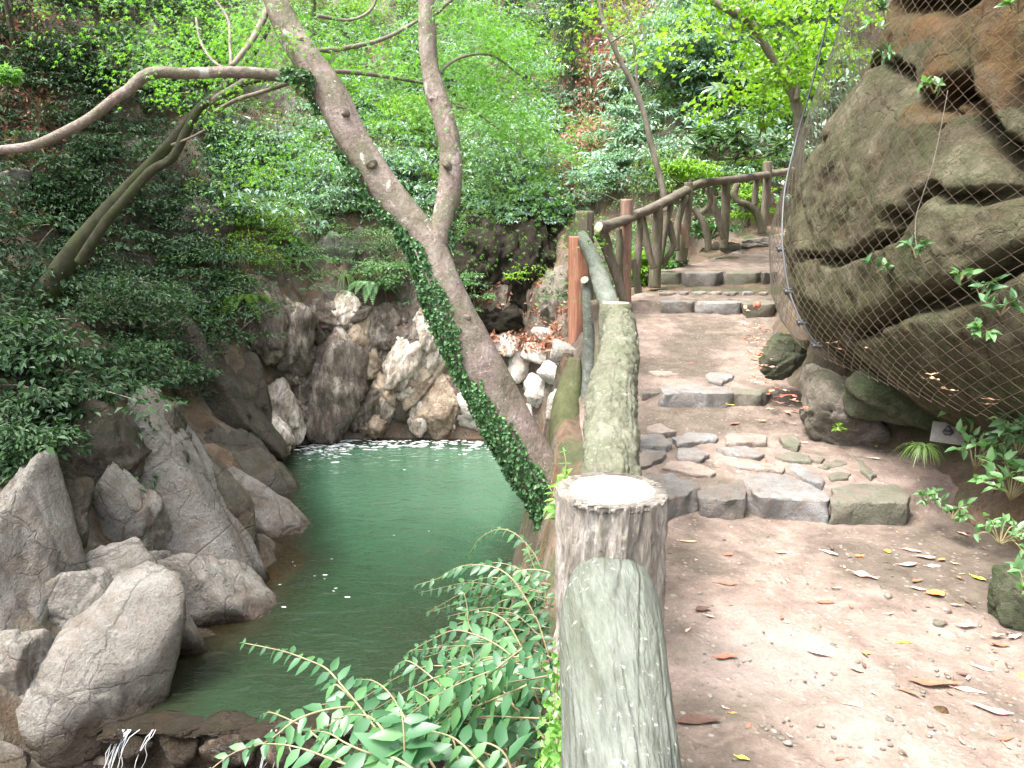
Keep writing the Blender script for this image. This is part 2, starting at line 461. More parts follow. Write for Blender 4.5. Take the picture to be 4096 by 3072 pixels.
M['flag_green'] = rock_mat('flagstone_green', [(.115, .112, .082), (.165, .162, .122), (.21, .208, .168)], stain=(.09, .095, .05), stain_amt=.5, moss=.25, rough=.75, crack=.1, scale=3, dirt=.75)

M['post_bark'] = bark_mat('post_bark', [(0.150, 0.129, 0.101), (0.307, 0.276, 0.237), (0.510, 0.474, 0.430)], (4.2, 4.2, .8), fleck=(.42, .4, .38), bs=1, bd=.03)
M['rail_grey'] = bark_mat('rail_grey', [(0.063, 0.068, 0.055), (0.114, 0.126, 0.107), (0.163, 0.180, 0.157)], (3.2, .45, 3.2), fleck=(.48, .49, .46), moss=.2, bs=1, bd=.015)
M['rail_moss'] = bark_mat('rail_moss', [(.07, .067, .045), (.125, .125, .09), (.185, .185, .145)], (1.6, .9, 1.6), fleck=(.36, .36, .32), moss=.35, bs=1, bd=.025)
M['rail_brown'] = bark_mat('rail_brown', [(.075, .06, .045), (.135, .11, .085), (.21, .175, .14)], (2.2, 2.2, .5), moss=.45, bs=.7, bd=.02)
M['rail_top'] = bark_mat('rail_top', [(.075, .06, .048), (.125, .102, .084), (.18, .15, .125)], (.6, .6, 2), moss=.2, bs=.7, bd=.02)
M['rail_red'] = bark_mat('rail_red', [(.15, .085, .06), (.23, .14, .105), (.3, .2, .16)], (2.5, 2.5, .3), bs=.6, bd=.02)
M['stump_moss'] = bark_mat('stump_moss', [(.06, .065, .03), (.1, .1, .05), (.15, .14, .085)], (1, 1, .5), moss=.8, bs=.6, bd=.02)
M['orange_wood'] = bark_mat('orange_wood', [(0.290, 0.128, 0.078), (0.478, 0.225, 0.147), (0.609, 0.323, 0.232)], (9, 9, .3), bs=.6, bd=.012, rough=.7)
M['maple_bark'] = bark_mat('maple_bark', [(0.126, 0.094, 0.076), (0.203, 0.158, 0.137), (0.284, 0.236, 0.216)], (1.2, 1.2, 1.0), fleck=(.42, .41, .38), moss=.5, bs=1, patch=(.4, .39, .36), bd=.02, rough=.8)
M['moss_bark'] = bark_mat('moss_bark', [(.03, .03, .018), (.055, .052, .032), (.085, .076, .053)], (1, 1, .5), moss=.75, bs=.7, bd=.02)
M['twig'] = bark_mat('twig_bark', [(.1, .085, .065), (.18, .155, .125), (.27, .24, .2)], (1, 1, .5), moss=.15, bs=.4, bd=.01)
M['stem'] = plain_mat('green_stem', (.19, .16, .085), .6, var=.35, scale=14)
M['steel'] = plain_mat('galvanised_steel', (.075, .077, .08), .6, .2, .2, 60)
M['plate'] = plain_mat('grey_plate', (.4, .38, .35), .55, .3, .2, 25)
M['wire'] = plain_mat('rusty_wire', (.2, .16, .115), .6, .3, .4, 9)
M['wire_grey'] = plain_mat('dull_wire', (.2, .185, .155), .55, .5, .4, 9)
M['white_tag'] = plain_mat('white_tag', (.75, .75, .73), .6, 0, .08, 20)

def cut_mat():
    m, nt, b, out = newmat('sawn_cut')
    v = tobj(nt)
    w = nd(nt, 'ShaderNodeTexWave', wave_type='RINGS', rings_direction='Z')
    w.inputs['Scale'].default_value = 22; w.inputs['Distortion'].default_value = 2.2; w.inputs['Detail'].default_value = 3
    w.inputs['Detail Scale'].default_value = 2
    lk(nt, v, w.inputs['Vector'])
    c = ramp(nt, w.outputs['Fac'], [(.0, (.26, .21, .13)), (.4, (.4, .355, .255)), (1, (.47, .43, .33))])
    c = mixc(nt, ramp(nt, tnoise(nt, v, 14, 4), [(.45, 0.0), (.7, .6)]), c, (.36, .3, .2))
    lk(nt, c, b.inputs['Base Color']); b.inputs['Roughness'].default_value = .7
    lk(nt, bump(nt, w.outputs['Fac'], .4, .004), b.inputs['Normal'])
    return m
M['cut'] = cut_mat()

def terrain_mat():
    m, nt, b, out = newmat('gorge_ground')
    p = pos(nt)
    n1, n2, n3 = tnoise(nt, p, .8, 5, .6, .5), tnoise(nt, p, 5, 7, .68), tnoise(nt, p, 30, 4, .7)
    soil = ramp(nt, n2, [(.3, (.035, .026, .017)), (.55, (.075, .055, .037)), (.75, (.12, .092, .066))])
    lit = tvor(nt, p, 15, 'F1', 'Color')
    s = nd(nt, 'ShaderNodeSeparateColor'); lk(nt, lit, s.inputs[0])
    litter = ramp(nt, s.outputs[0], [(0, (.06, .035, .022)), (.4, (.14, .08, .05)), (.7, (.22, .13, .09)), (1, (.1, .09, .045))])
    c = mixc(nt, ramp(nt, n1, [(.4, .15), (.62, .85)]), soil, litter)
    mossc = ramp(nt, n3, [(.3, (.018, .032, .01)), (.7, (.05, .075, .022))])
    c = mixc(nt, ramp(nt, tnoise(nt, p, 2.2, 6, .65), [(.48, 0.0), (.6, .8)]), c, mossc)
    ps = pos(nt, (1.4, 1.4, .9))
    rn = tnoise(nt, ps, 2.4, 7, .68, .6)
    rk = ramp(nt, rn, [(.3, (.035, .028, .02)), (.48, (.095, .078, .058)), (.62, (.17, .145, .112)), (.78, (.3, .26, .21))])
    rk = mixc(nt, ramp(nt, tnoise(nt, ps, 1.1, 5), [(.48, 0.0), (.62, .7)]), rk, (.13, .075, .038))
    sp_ = nd(nt, 'ShaderNodeSeparateXYZ'); lk(nt, p, sp_.inputs[0])
    low = math_(nt, 'MULTIPLY', ramp(nt, math_(nt, 'MULTIPLY', math_(nt, 'ADD', sp_.outputs['Z'], math_(nt, 'ADD', n2, 4.0)), .2), [(.55, .9), (.72, 0.0)]), 1.0)
    st = ramp(nt, math_(nt, 'ADD', upness(nt), math_(nt, 'MULTIPLY', math_(nt, 'SUBTRACT', n2, .5), .3)), [(.42, 1.0), (.62, 0.0)])
    st = math_(nt, 'MAXIMUM', st, low)
    c = mixc(nt, st, c, rk)
    lk(nt, c, b.inputs['Base Color'])
    wet = math_(nt, 'MULTIPLY', st, ramp(nt, tnoise(nt, p, 2.4, 4), [(.42, 1.0), (.6, 0.2)]))
    lk(nt, ramp(nt, wet, [(0, .9), (1, .2)]), b.inputs['Roughness'])
    b.inputs['Specular IOR Level'].default_value = .45
    h = math_(nt, 'ADD', rn, math_(nt, 'ADD', math_(nt, 'MULTIPLY', n2, .7), math_(nt, 'MULTIPLY', n3, .3)))
    lk(nt, bump(nt, h, .7, .09), b.inputs['Normal'])
    return m
M['terrain'] = terrain_mat()

def path_mat():
    m, nt, b, out = newmat('path_dirt')
    p = pos(nt)
    n1, n2, n3 = tnoise(nt, p, 1.15, 6, .62, .6), tnoise(nt, p, 6.5, 8, .72, .3), tnoise(nt, p, 70, 5, .75)
    c = ramp(nt, n2, [(.28, (.115, .084, .068)), (.48, (.195, .148, .123)), (.62, (.25, .195, .166)), (.78, (.31, .255, .224))])
    c = mixc(nt, ramp(nt, n1, [(.42, .85), (.56, 0.0)]), c, ramp(nt, n2, [(.3, (.055, .046, .034)), (.7, (.125, .102, .08))]))
    c = mixc(nt, ramp(nt, tnoise(nt, p, 2.3, 6, .7, 1), [(.58, 0.0), (.7, .65)]), c, (.085, .08, .055))
    v = nd(nt, 'ShaderNodeTexVoronoi'); v.inputs['Scale'].default_value = 34; lk(nt, p, v.inputs['Vector'])
    sc_ = nd(nt, 'ShaderNodeSeparateColor'); lk(nt, v.outputs['Color'], sc_.inputs[0])
    gm = math_(nt, 'MULTIPLY', ramp(nt, v.outputs['Distance'], [(.22, 1.0), (.4, 0.0)]), ramp(nt, sc_.outputs[1], [(.62, 0.0), (.7, .45)]))
    c = mixc(nt, gm, c, ramp(nt, sc_.outputs[0], [(0, (.1, .08, .07)), (.4, (.3, .22, .18)), (.75, (.42, .38, .34)), (1, (.22, .13, .09))]))
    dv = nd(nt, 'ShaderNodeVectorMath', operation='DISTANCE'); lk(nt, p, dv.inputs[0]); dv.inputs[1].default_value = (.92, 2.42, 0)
    light_dapple = ramp(nt, math_(nt, 'ADD', dv.outputs['Value'], math_(nt, 'MULTIPLY', tnoise(nt, p, 5, 6, .7), .5)), [(.3, .42), (.72, 0.0)])
    c = mixc(nt, light_dapple, c, (.36, .3, .27))          # pale dapple of light painted into the dirt colour mid-path
    c = mixc(nt, .85, c, ramp(nt, n3, [(.3, .78), (.7, 1.2)]), 'MULTIPLY')
    lk(nt, c, b.inputs['Base Color']); b.inputs['Roughness'].default_value = .92; b.inputs['Specular IOR Level'].default_value = .2
    h = math_(nt, 'ADD', n2, math_(nt, 'ADD', math_(nt, 'MULTIPLY', n3, .35), math_(nt, 'MULTIPLY', gm, .5)))
    lk(nt, bump(nt, h, .75, .03), b.inputs['Normal'])
    return m
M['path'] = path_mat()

def water_mat():
    m, nt, b, out = newmat('pool_water')
    p = pos(nt)
    a = nd(nt, 'ShaderNodeAttribute', attribute_name='depth')
    d = math_(nt, 'ADD', a.outputs['Fac'], math_(nt, 'MULTIPLY', math_(nt, 'SUBTRACT', tnoise(nt, p, .7, 4, .6, .8), .5), .7))
    c = ramp(nt, math_(nt, 'DIVIDE', d, 2.2), [(0, (.034, .027, .014)), (.15, (.015, .02, .011)), (.35, (.015, .034, .017)), (.7, (.029, .074, .04)), (1, (.058, .125, .074))])
    lk(nt, c, b.inputs['Base Color'])
    b.inputs['Roughness'].default_value = .05; b.inputs['IOR'].default_value = 1.33; b.inputs['Specular IOR Level'].default_value = .5
    w1 = tnoise(nt, pos(nt, (1, 1.7, 1)), 2.4, 3, .5, .8)
    w2 = tnoise(nt, pos(nt, (1, 2.2, 1)), 9, 3, .5, .4)
    lk(nt, bump(nt, math_(nt, 'ADD', w1, math_(nt, 'MULTIPLY', w2, .25)), .42, .1), b.inputs['Normal'])
    t = nd(nt, 'ShaderNodeBsdfTransparent'); t.inputs['Color'].default_value = (.75, .72, .6, 1)
    mx = nd(nt, 'ShaderNodeMixShader')
    lk(nt, ramp(nt, d, [(.0, .7), (.3, 0.0)]), mx.inputs[0])
    lk(nt, b.outputs[0], mx.inputs[1]); lk(nt, t.outputs[0], mx.inputs[2]); lk(nt, mx.outputs[0], out.inputs['Surface'])
    return m
M['water'] = water_mat()

def glint_foam_mat():
    m, nt, b, out = newmat('glint_foam')
    b.inputs['Base Color'].default_value = (.8, .82, .82, 1); b.inputs['Roughness'].default_value = .4
    return m
M['glint_foam'] = glint_foam_mat()
def splash_mat():
    m, nt, b, out = newmat('falling_water')
    b.inputs['Base Color'].default_value = (.75, .78, .8, 1); b.inputs['Roughness'].default_value = .15
    t = nd(nt, 'ShaderNodeBsdfTransparent'); mx = nd(nt, 'ShaderNodeMixShader'); mx.inputs[0].default_value = .55
    lk(nt, b.outputs[0], mx.inputs[1]); lk(nt, t.outputs[0], mx.inputs[2]); lk(nt, mx.outputs[0], out.inputs['Surface'])
    return m
M['splash'] = splash_mat()

# ------------------------------------------------------------------ terrain
POOL = np.array([(-5.6, -8), (-.7, -8), (-.55, 3), (-.3, 6.8), (.15, 8.5), (.5, 11), (1.0, 14), (.9, 16), (.2, 17.1), (-3, 17.3), (-4.6, 17.1),
                 (-5.3, 16), (-4.2, 13), (-3.3, 10.4), (-3.6, 8.6), (-4.2, 6.8), (-4.8, 4)], float)
def poly_sd(x, y, poly=POOL):
    d = np.full(x.shape, 1e9); ins = np.zeros(x.shape, bool)
    n = len(poly)
    for i in range(n):
        a, b = poly[i], poly[(i + 1) % n]
        e = b - a
        t = np.clip(((x - a[0]) * e[0] + (y - a[1]) * e[1]) / (e @ e), 0, 1)
        d = np.minimum(d, np.hypot(x - a[0] - t * e[0], y - a[1] - t * e[1]))
        c = (a[1] > y) != (b[1] > y)
        xx = a[0] + (y - a[1]) / (e[1] if e[1] else 1e-9) * e[0]
        ins ^= c & (x < xx)
    return np.where(ins, -d, d)
_py = np.array([-8, 0, .9, 1.55, 4.6, 8.0, 8.6, 9.5, 10.5, 12, 14, 16, 20])
_px = np.array([-.05, .03, .13, .21, .65, .8, 1.3, 1.82, 2.4, 3.4, 4.75, 6.2, 9.2])
def xl(y): return np.interp(y, _py, _px)
def xr(y): return np.interp(y, [-8, 0, 2, 3, 3.7, 4.6, 5.2, 6, 7, 8.5, 10, 12, 14, 16, 20],
                            [2.3, 2.3, 2.35, 2.38, 2.45, 2.5, 2.4, 2.2, 2.45, 3.0, 3.7, 5.0, 6.4, 7.9, 11])
ZY = [-8, 3.94, 4.0, 5.74, 5.82, 8.52, 8.60, 9.98, 10.06, 13.1, 13.2, 20]
ZZ = [0, 0, .11, .21, .31, .68, .82, .90, 1.08, 1.36, 1.48, 2.2]
def zp(y): return np.interp(y, ZY, ZZ)
def zps(y): return np.interp(y, [-8, 3.4, 5.8, 8.4, 9.5, 13, 20], [0, 0, .22, .7, 1.0, 1.45, 2.2])

def H(x, y):
    x, y = np.asarray(x, float), np.asarray(y, float)
    sd0 = poly_sd(x, y)
    q = np.stack([x, y, np.zeros_like(x)], -1)
    L, Rr = xl(y), xr(y)
    near = ss(-2.5, -.6, x) * (1 - ss(9, 12, y))                 # the built bank under the railing stays smooth
    wob = fbm(q * .9, 4, 3) * .75 + fbm(q * 3.1, 3, 8) * .2
    sd = sd0 + wob * ss(.0, .8, sd0) * (1 - near)
    f = WATER - .25
    lo = np.where(y < 6.4, -4.6, WATER - .25 - 1.9 * ss(.1, 1.6, -sd0))
    left = f + 1.0 * np.maximum(sd, 0) + .35 * ss(.2, 1.0, sd) + .25 * np.maximum(sd - 6, 0)
    back = f + 3.7 * ss(-.05, .75, sd) + 1.3 * np.maximum(sd - .7, 0)
    led = .45 * np.sin(back * 2.3 + 3 * fbm(q * .5, 2, 21))
    back = back + led * ss(1, 3, sd)
    # between pool and path
    zs = zps(y)
    dl = np.maximum(L - .12 - x, 0)
    t = np.clip(sd0 / np.maximum(sd0 + dl, .05), 0, 1)
    bank = f + (zs - .18 - f) * np.clip(t * 1.25, 0, 1) ** np.where(y > 9, .75, .8)
    dr = np.maximum(x - Rr, 0)
    right = zs + np.where(dr < 1.2, .75 * dr, .9 + 1.15 * (dr - 1.2)) + .22 * ss(0, .35, dr) + fbm(q * 1.4, 4, 5) * .3 * ss(.1, 1.2, dr)
    prs = np.where(x < L - .12, bank + fbm(q * 2.3, 4, 31) * .22 * ss(0, .3, t) * (1 - ss(.8, 1, t)), np.where(x > Rr, right, zs - .14))
    wr = ss(-1.4, .0, x) * (1 - ss(15.6, 17.4, y - .55 * np.maximum(x - 3.5, 0)))
    wb = ss(13.5, 16.6, y + .25 * np.minimum(x + 4.5, 0))
    z = left * (1 - wb) + back * wb
    z = np.where(sd0 > 0, z, lo)
    zr_ = np.where((sd0 > 0) | (x > L - .3), prs, lo)
    return z * (1 - wr) + zr_ * wr

def axis(segs):
    a = [np.arange(s, e, st) for s, e, st in segs]
    return np.concatenate(a + [[segs[-1][1]]])
gx = axis([(-45, -14, 1.0), (-14, -6.5, .2), (-6.5, 4.5, .09), (4.5, 12, .25), (12, 45, 1.2)])
gy = axis([(-10, 3, .25), (3, 19, .09), (19, 27, .16), (27, 60, 1.1)])
GX, GY = np.meshgrid(gx, gy)
GZ = H(GX, GY)
tq = np.stack([GX, GY, GZ], -1)
rr_ = ss(.1, 1, poly_sd(GX, GY)) * (1 - ss(-1.5, -.3, GX) * (1 - ss(9, 12, GY)) * .8)
off = (1 - 2.4 * np.abs(fbm(tq * np.array([1.1, 1.1, .8]), 4, 41))) * .28 * rr_
V = tq.copy(); V[..., 1] -= off * .9; V[..., 2] += off * .35
V[..., 0] += fbm(tq * 1.3, 3, 51) * .22 * rr_
ny_, nx_ = GX.shape
i, j = np.meshgrid(np.arange(ny_ - 1), np.arange(nx_ - 1), indexing='ij')
Q = np.stack([i * nx_ + j, i * nx_ + j + 1, (i + 1) * nx_ + j + 1, (i + 1) * nx_ + j], -1).reshape(-1, 4)
ter = tag(obj('ground', V.reshape(-1, 3), Q, M['terrain'], origin=(0, 0, 0)), 'steep rocky gorge sides and bank around the green pool', 'ground', kind='structure')

from mathutils.bvhtree import BVHTree
_bvh = BVHTree.FromPolygons(V.reshape(-1, 3).tolist(), Q.tolist())
def hit(u, v):
    d = nrm(ray(u, v))
    o_ = np.array([0, 0, EYE]) + d * 2.6
    h = _bvh.ray_cast(Vector(o_), Vector(d), 90)[0]
    return np.array(h) if h is not None else P(u, v, 40.)
def tnormal(p):
    n = _bvh.find_nearest(Vector(p))[1]
    return np.array(n) * (1 if n.z > 0 else -1)
def ground_z(x, y):
    h = _bvh.ray_cast(Vector((x, y, 40)), Vector((0, 0, -1)))[0]
    return h.z if h is not None else 0

# path sheet, with the step risers in it
py = axis([(-3, 1, .1), (1, 3.7, .025), (3.7, 4.2, .02), (4.2, 10.2, .04), (10.2, 18, .12)])
px = np.linspace(0, 1, 110)
X = xl(py)[:, None] - .16 + (xr(py) - xl(py) + .62)[:, None] * px[None]
Y = np.repeat(py[:, None], 110, 1) + .05 * noise3(np.stack([X * 2, X * 0, X * 0], -1), 4)
Z = zp(Y)
q = np.stack([X, Y, Z * 0], -1)
Z = Z + fbm(q * 1.6, 3, 61) * .03 + fbm(q * 7, 4, 62) * .016 + (1 - 2 * np.abs(fbm(q * 11, 3, 64))) * .007 + .30 * ss(.8, 1, px)[None] ** 1.5 - .12 * ss(.05, 0, px)[None]
i, j = np.meshgrid(np.arange(len(py) - 1), np.arange(109), indexing='ij')
Q = np.stack([i * 110 + j, i * 110 + j + 1, (i + 1) * 110 + j + 1, (i + 1) * 110 + j], -1).reshape(-1, 4)
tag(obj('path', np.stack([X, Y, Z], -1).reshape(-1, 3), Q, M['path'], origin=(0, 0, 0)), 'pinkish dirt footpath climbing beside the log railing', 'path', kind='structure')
_pX, _pY, _pZ = X, Y, Z
def path_z(x, y):
    r_ = int(np.clip(np.searchsorted(py, y), 0, len(py) - 1))
    return float(np.interp(x, _pX[r_], _pZ[r_]))

# pool water
wx, wy = np.arange(-6.6, 2.2, .12), np.arange(6.55, 18.3, .12)
WX, WY = np.meshgrid(wx, wy)
dep = -poly_sd(WX, WY)
dep = np.minimum(dep * 2.2, 2.1) * (.26 + .74 * ss(8, 13.5, WY))
n_ = len(wx)
i, j = np.meshgrid(np.arange(len(wy) - 1), np.arange(n_ - 1), indexing='ij')
Q = np.stack([i * n_ + j, i * n_ + j + 1, (i + 1) * n_ + j + 1, (i + 1) * n_ + j], -1).reshape(-1, 4)
wo = obj('water', np.stack([WX, WY, WX * 0 + WATER], -1).reshape(-1, 3), Q, M['water'], origin=(0, 0, WATER))
at = wo.data.attributes.new('depth', 'FLOAT', 'POINT'); at.data.foreach_set('value', np.maximum(dep, 0).ravel().astype(np.float32))
tag(wo, 'clear emerald green pool between wet rocks', 'water', kind='structure')

# ------------------------------------------------------------------ rocks along the pool
XR, FW, UP = np.array([1., 0, 0]), np.array([0, CP, -SP]), np.array([0, SP, CP])
def px_rock(label, u, v, w, h, roll=0, mat='rock_left', y=None, sink=.3, dep=.8, group=None, name='rock', cat='rock', **kw):
    """A boulder that stands where the bank is seen at (u, v); w, h as seen, in pixels of a 1024 wide view."""
    p = hit(u, v) if y is None else P(u, v, y)
    d = nrm(p - np.array([0, 0, EYE]))
    s = mpp(p)
    sx, sz = w * s / 2, h * s / 2
    sy = dep * (sx * sz) ** .5
    p = p + d * sy * sink
    rot = rotm(FW, R(roll)) @ np.stack([XR, FW, UP], 1)
    k = kw.pop('seed', int(u * 7 + v * 13))
    f_ = kw.pop('grow', 1.24 if mat == 'rock_left' else 1.2)
    for a_, b_ in (dict(planes=10, soft=26, joints=4, box=.7, rough=.07, sub=5) if mat == 'rock_left' else dict(joints=10, planes=22, sub=5)).items(): kw.setdefault(a_, b_)
    V, F = rock(p, (sx * f_, sy * 1.1, sz * f_), k, rot=rot, **kw)
    return tag(obj(name, V, F, M[mat]), label, cat, group)
def g216(a): return [x / 2.16 for x in a]

for lab, u, v, w, h, roll, m, kw in [
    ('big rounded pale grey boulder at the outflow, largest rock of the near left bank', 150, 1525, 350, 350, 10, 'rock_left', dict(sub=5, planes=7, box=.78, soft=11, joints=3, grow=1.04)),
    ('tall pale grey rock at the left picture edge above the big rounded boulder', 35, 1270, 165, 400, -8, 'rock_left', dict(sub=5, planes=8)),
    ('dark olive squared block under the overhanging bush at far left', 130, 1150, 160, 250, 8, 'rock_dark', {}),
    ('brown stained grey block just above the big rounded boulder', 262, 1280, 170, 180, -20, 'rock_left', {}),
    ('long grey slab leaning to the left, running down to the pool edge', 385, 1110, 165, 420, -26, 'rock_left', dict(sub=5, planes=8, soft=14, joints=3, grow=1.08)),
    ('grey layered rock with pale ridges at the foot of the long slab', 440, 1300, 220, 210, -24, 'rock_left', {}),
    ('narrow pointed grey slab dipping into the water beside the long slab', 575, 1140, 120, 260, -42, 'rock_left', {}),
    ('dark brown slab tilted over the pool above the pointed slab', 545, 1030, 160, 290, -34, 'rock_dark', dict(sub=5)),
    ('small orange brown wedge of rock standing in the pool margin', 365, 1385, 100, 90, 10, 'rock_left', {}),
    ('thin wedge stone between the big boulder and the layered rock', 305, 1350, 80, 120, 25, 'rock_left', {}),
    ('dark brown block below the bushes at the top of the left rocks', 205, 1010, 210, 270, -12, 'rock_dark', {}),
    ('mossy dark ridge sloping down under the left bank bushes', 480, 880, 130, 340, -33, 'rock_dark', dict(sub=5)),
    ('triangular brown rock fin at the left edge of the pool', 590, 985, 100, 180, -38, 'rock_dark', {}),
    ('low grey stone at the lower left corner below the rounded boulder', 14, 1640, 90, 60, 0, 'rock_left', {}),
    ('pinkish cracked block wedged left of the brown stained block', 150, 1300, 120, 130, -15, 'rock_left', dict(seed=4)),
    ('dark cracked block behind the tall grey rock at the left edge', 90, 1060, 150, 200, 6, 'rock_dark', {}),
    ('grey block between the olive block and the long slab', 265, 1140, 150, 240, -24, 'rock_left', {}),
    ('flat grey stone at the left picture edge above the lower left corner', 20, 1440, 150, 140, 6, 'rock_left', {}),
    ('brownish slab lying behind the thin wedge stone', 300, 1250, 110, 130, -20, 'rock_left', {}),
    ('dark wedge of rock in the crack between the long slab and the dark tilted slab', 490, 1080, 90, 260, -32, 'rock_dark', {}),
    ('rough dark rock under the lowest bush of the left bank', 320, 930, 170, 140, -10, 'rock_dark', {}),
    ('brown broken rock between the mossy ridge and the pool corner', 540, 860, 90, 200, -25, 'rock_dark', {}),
    ('grey angular stone at the waterline below the layered rock', 420, 1385, 110, 60, -8, 'rock_left', {}),
    ('dark wet block at the far waterline left of the tan block', 755, 880, 90, 110, 0, 'rock_wet', {}),
    ('dark wet ledge above the tall dark rock face', 700, 690, 190, 110, 0, 'rock_wet', dict(rough=.13)),
    ('dark brown wet slab between the grey knob and the tan block', 845, 770, 70, 150, 12, 'rock_wet', dict(rough=.12)),
    ('brown fissured rock at the upper left end of the wet cliff', 555, 700, 120, 170, -10, 'rock_wet', dict(rough=.13)),
    ('wet glistening pale rock at the far left corner of the pool', 598, 890, 110, 180, -8, 'rock_glint', dict(sub=5, rough=.16, joints=16)),
    ('wet pale streaked rock leaning into the water at the far left corner', 575, 960, 100, 120, -40, 'rock_glint', dict(sub=5, rough=.14, joints=14)),
    ('tall dark wet rock face behind the far end of the pool', 700, 830, 190, 270, 4, 'rock_wet', dict(sub=5, rough=.1)),
    ('brownish wet rock face left of the tall dark one', 610, 740, 160, 190, -8, 'rock_wet', dict(sub=5, rough=.13)),
    ('tan block with a dark hollow under it at the far waterline', 815, 840, 90, 160, 6, 'rock_tan', {}),
    ('greenish grey knob of rock above the tan block', 800, 715, 110, 110, 0, 'rock_wet', dict(rough=.12)),
    ('brown wet knuckle of rock above the leaning tan slab', 870, 745, 120, 130, 0, 'rock_wet', dict(rough=.14)),
    ('slim tan slab leaning right at the far waterline', 905, 830, 66, 180, 30, 'rock_tan', {}),
    ('dark wedge under the leaning tan slab at the waterline', 868, 870, 80, 90, 0, 'rock_dark', {}),
    ('upright tan block beside the leaning trunk at the far end', 938, 730, 52, 110, 4, 'rock_tan', {}),
    ('large sloping pale brown boulder right of the leaning slab', 958, 880, 120, 130, 28, 'rock_tan', dict(rough=.05)),
]:
    px_rock(lab, *g216([u, v, w, h]), roll=roll, mat=m, group='rocks around the pool', **kw)

g = np.random.default_rng(55)
for k in range(46):
    u, v = g.uniform(560, 1000), g.uniform(660, 905)
    if k % 3 == 0: u, v = g.uniform(740, 1010), g.uniform(690, 905)
    w_ = g.uniform(34, 78)
    m_ = ['rock_wet', 'rock_tan', 'rock_glint', 'rock_dark', 'rock_glint'][k % 5]
    px_rock({'rock_wet': 'brown wet broken block in the cliff at the far end of the pool', 'rock_tan': 'tan broken block in the cliff at the far end of the pool', 'rock_dark': 'dark broken block in the cliff at the far end of the pool',
             'rock_glint': 'pale glistening block in the cliff at the far end of the pool'}[m_], u / 2.16, v / 2.16, w_ / 2.16, w_ * g.uniform(.9, 1.9) / 2.16, g.uniform(-25, 30), m_, group={'rock_wet': 'brown blocks of the far cliff', 'rock_tan': 'tan blocks of the far cliff', 'rock_dark': 'dark blocks of the far cliff', 'rock_glint': 'pale blocks of the far cliff'}[m_], rough=.12, sink=-.1, joints=10, seed=900 + k)
wb = [(1020, 880, 80, 90), (1120, 790, 56, 80), (1160, 760, 70, 50), (1165, 850, 74, 70), (1095, 745, 70, 40), (1190, 800, 50, 60), (1140, 900, 80, 60), (1080, 905, 70, 50),
      (1060, 850, 50, 60), (1205, 880, 60, 70), (1185, 730, 60, 36), (1020, 770, 60, 44), (1215, 760, 50, 50)]
wl = ['white boulder left of the trunk at the far shore', 'upright white boulder right of the leaning trunk', 'low cream boulder under the leaf covered shelf',
      'broad white boulder near the stump', 'flat cream stone on top of the white rock heap', 'white stone close to the orange wood', 'pale boulder at the waterline behind the trunk',
      'small white boulder at the waterline hidden by the trunk', 'round white boulder behind the trunk', 'white boulder against the mossy stump', 'thin cream stone at the back of the heap',
      'flat cream stone left of the trunk', 'white stone half behind the orange wood']
for (u, v, w, h), lab in zip(wb, wl):
    px_rock(lab, *g216([u, v, w, h]), roll=random.uniform(-20, 20), mat='rock_white', group='white boulders on the far shore', sub=4, rough=.1, sink=.1, joints=8, planes=18)
for lab, u, v, w, h, roll, m in [
    ('big grey slab of bare rock high on the far hillside', 540, 22, 52, 34, 12, 'rock_mound'),
    ('pale stone in the leaf covered gully above the path', 592, 195, 14, 20, 0, 'rock_tan'),
    ('grey boulder jutting from the dark slope at far left', 12, 195, 40, 42, 10, 'rock_left'),
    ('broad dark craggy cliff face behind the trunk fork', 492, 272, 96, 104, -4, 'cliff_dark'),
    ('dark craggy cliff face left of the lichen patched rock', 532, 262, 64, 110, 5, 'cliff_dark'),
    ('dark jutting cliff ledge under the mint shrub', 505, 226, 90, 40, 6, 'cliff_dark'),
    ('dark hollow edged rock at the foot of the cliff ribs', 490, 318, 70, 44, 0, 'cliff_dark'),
    ('pale lichen patched rock beside the orange wood', 556, 305, 34, 70, 0, 'rock_mound'),
    ('grey ledge stone among ferns on the cliff', 340, 250, 36, 24, 20, 'rock_left'),
    ('dark brown overhang on the left slope', 190, 245, 90, 70, -20, 'rock_dark')]:
    px_rock(lab, u, v, w, h, roll, m, sink=.35, **(dict(sub=5, rough=.24, joints=18, planes=26) if m == 'cliff_dark' else {}))

# ------------------------------------------------------------------ weir of set stones with water running over it
weir = thing('stone_weir', 'low dam of dark set stones holding back the pool at lower left', 'dam', (-2.4, 6.5, WATER - 1.2))
mb = MB()
for k in range(1):
    xs = np.linspace(-4.6, -.2, 45); zs = np.linspace(WATER - 1.3, WATER - .03, 14)
    A, B = np.meshgrid(xs, zs)
    Yq = 6.5 - .5 * (WATER - B) * .25 + .05 * fbm(np.stack([A * 4, B * 4, A * 0], -1), 3, 3)
    top = np.stack([xs, xs * 0 + 6.95, xs * 0 + WATER - .05], -1)
    Vv = np.vstack([np.stack([A, Yq, B], -1).reshape(-1, 3), top])
    i, j = np.meshgrid(np.arange(14), np.arange(44), indexing='ij')
    mb.add(Vv, np.stack([i * 45 + j, i * 45 + j + 1, (i + 1) * 45 + j + 1, (i + 1) * 45 + j], -1).reshape(-1, 4))
mb.build('mortar', M['rock_dark'], weir)
for r_ in range(3):
    x = -4.4 + .2 * r_
    while x < -.4:
        w_ = random.uniform(.32, .6)
        V, F = rock((x + w_ / 2, 6.47 - .04 * r_, WATER - .2 - .36 * r_), (w_ * .52, .16, .19), int(x * 100) + r_ * 7, sub=3, rough=.08, box=.65)
        obj('set_stone', V, F, M['rock_dark' if random.random() < .7 else 'rock_wet'], weir)
        x += w_ + .03
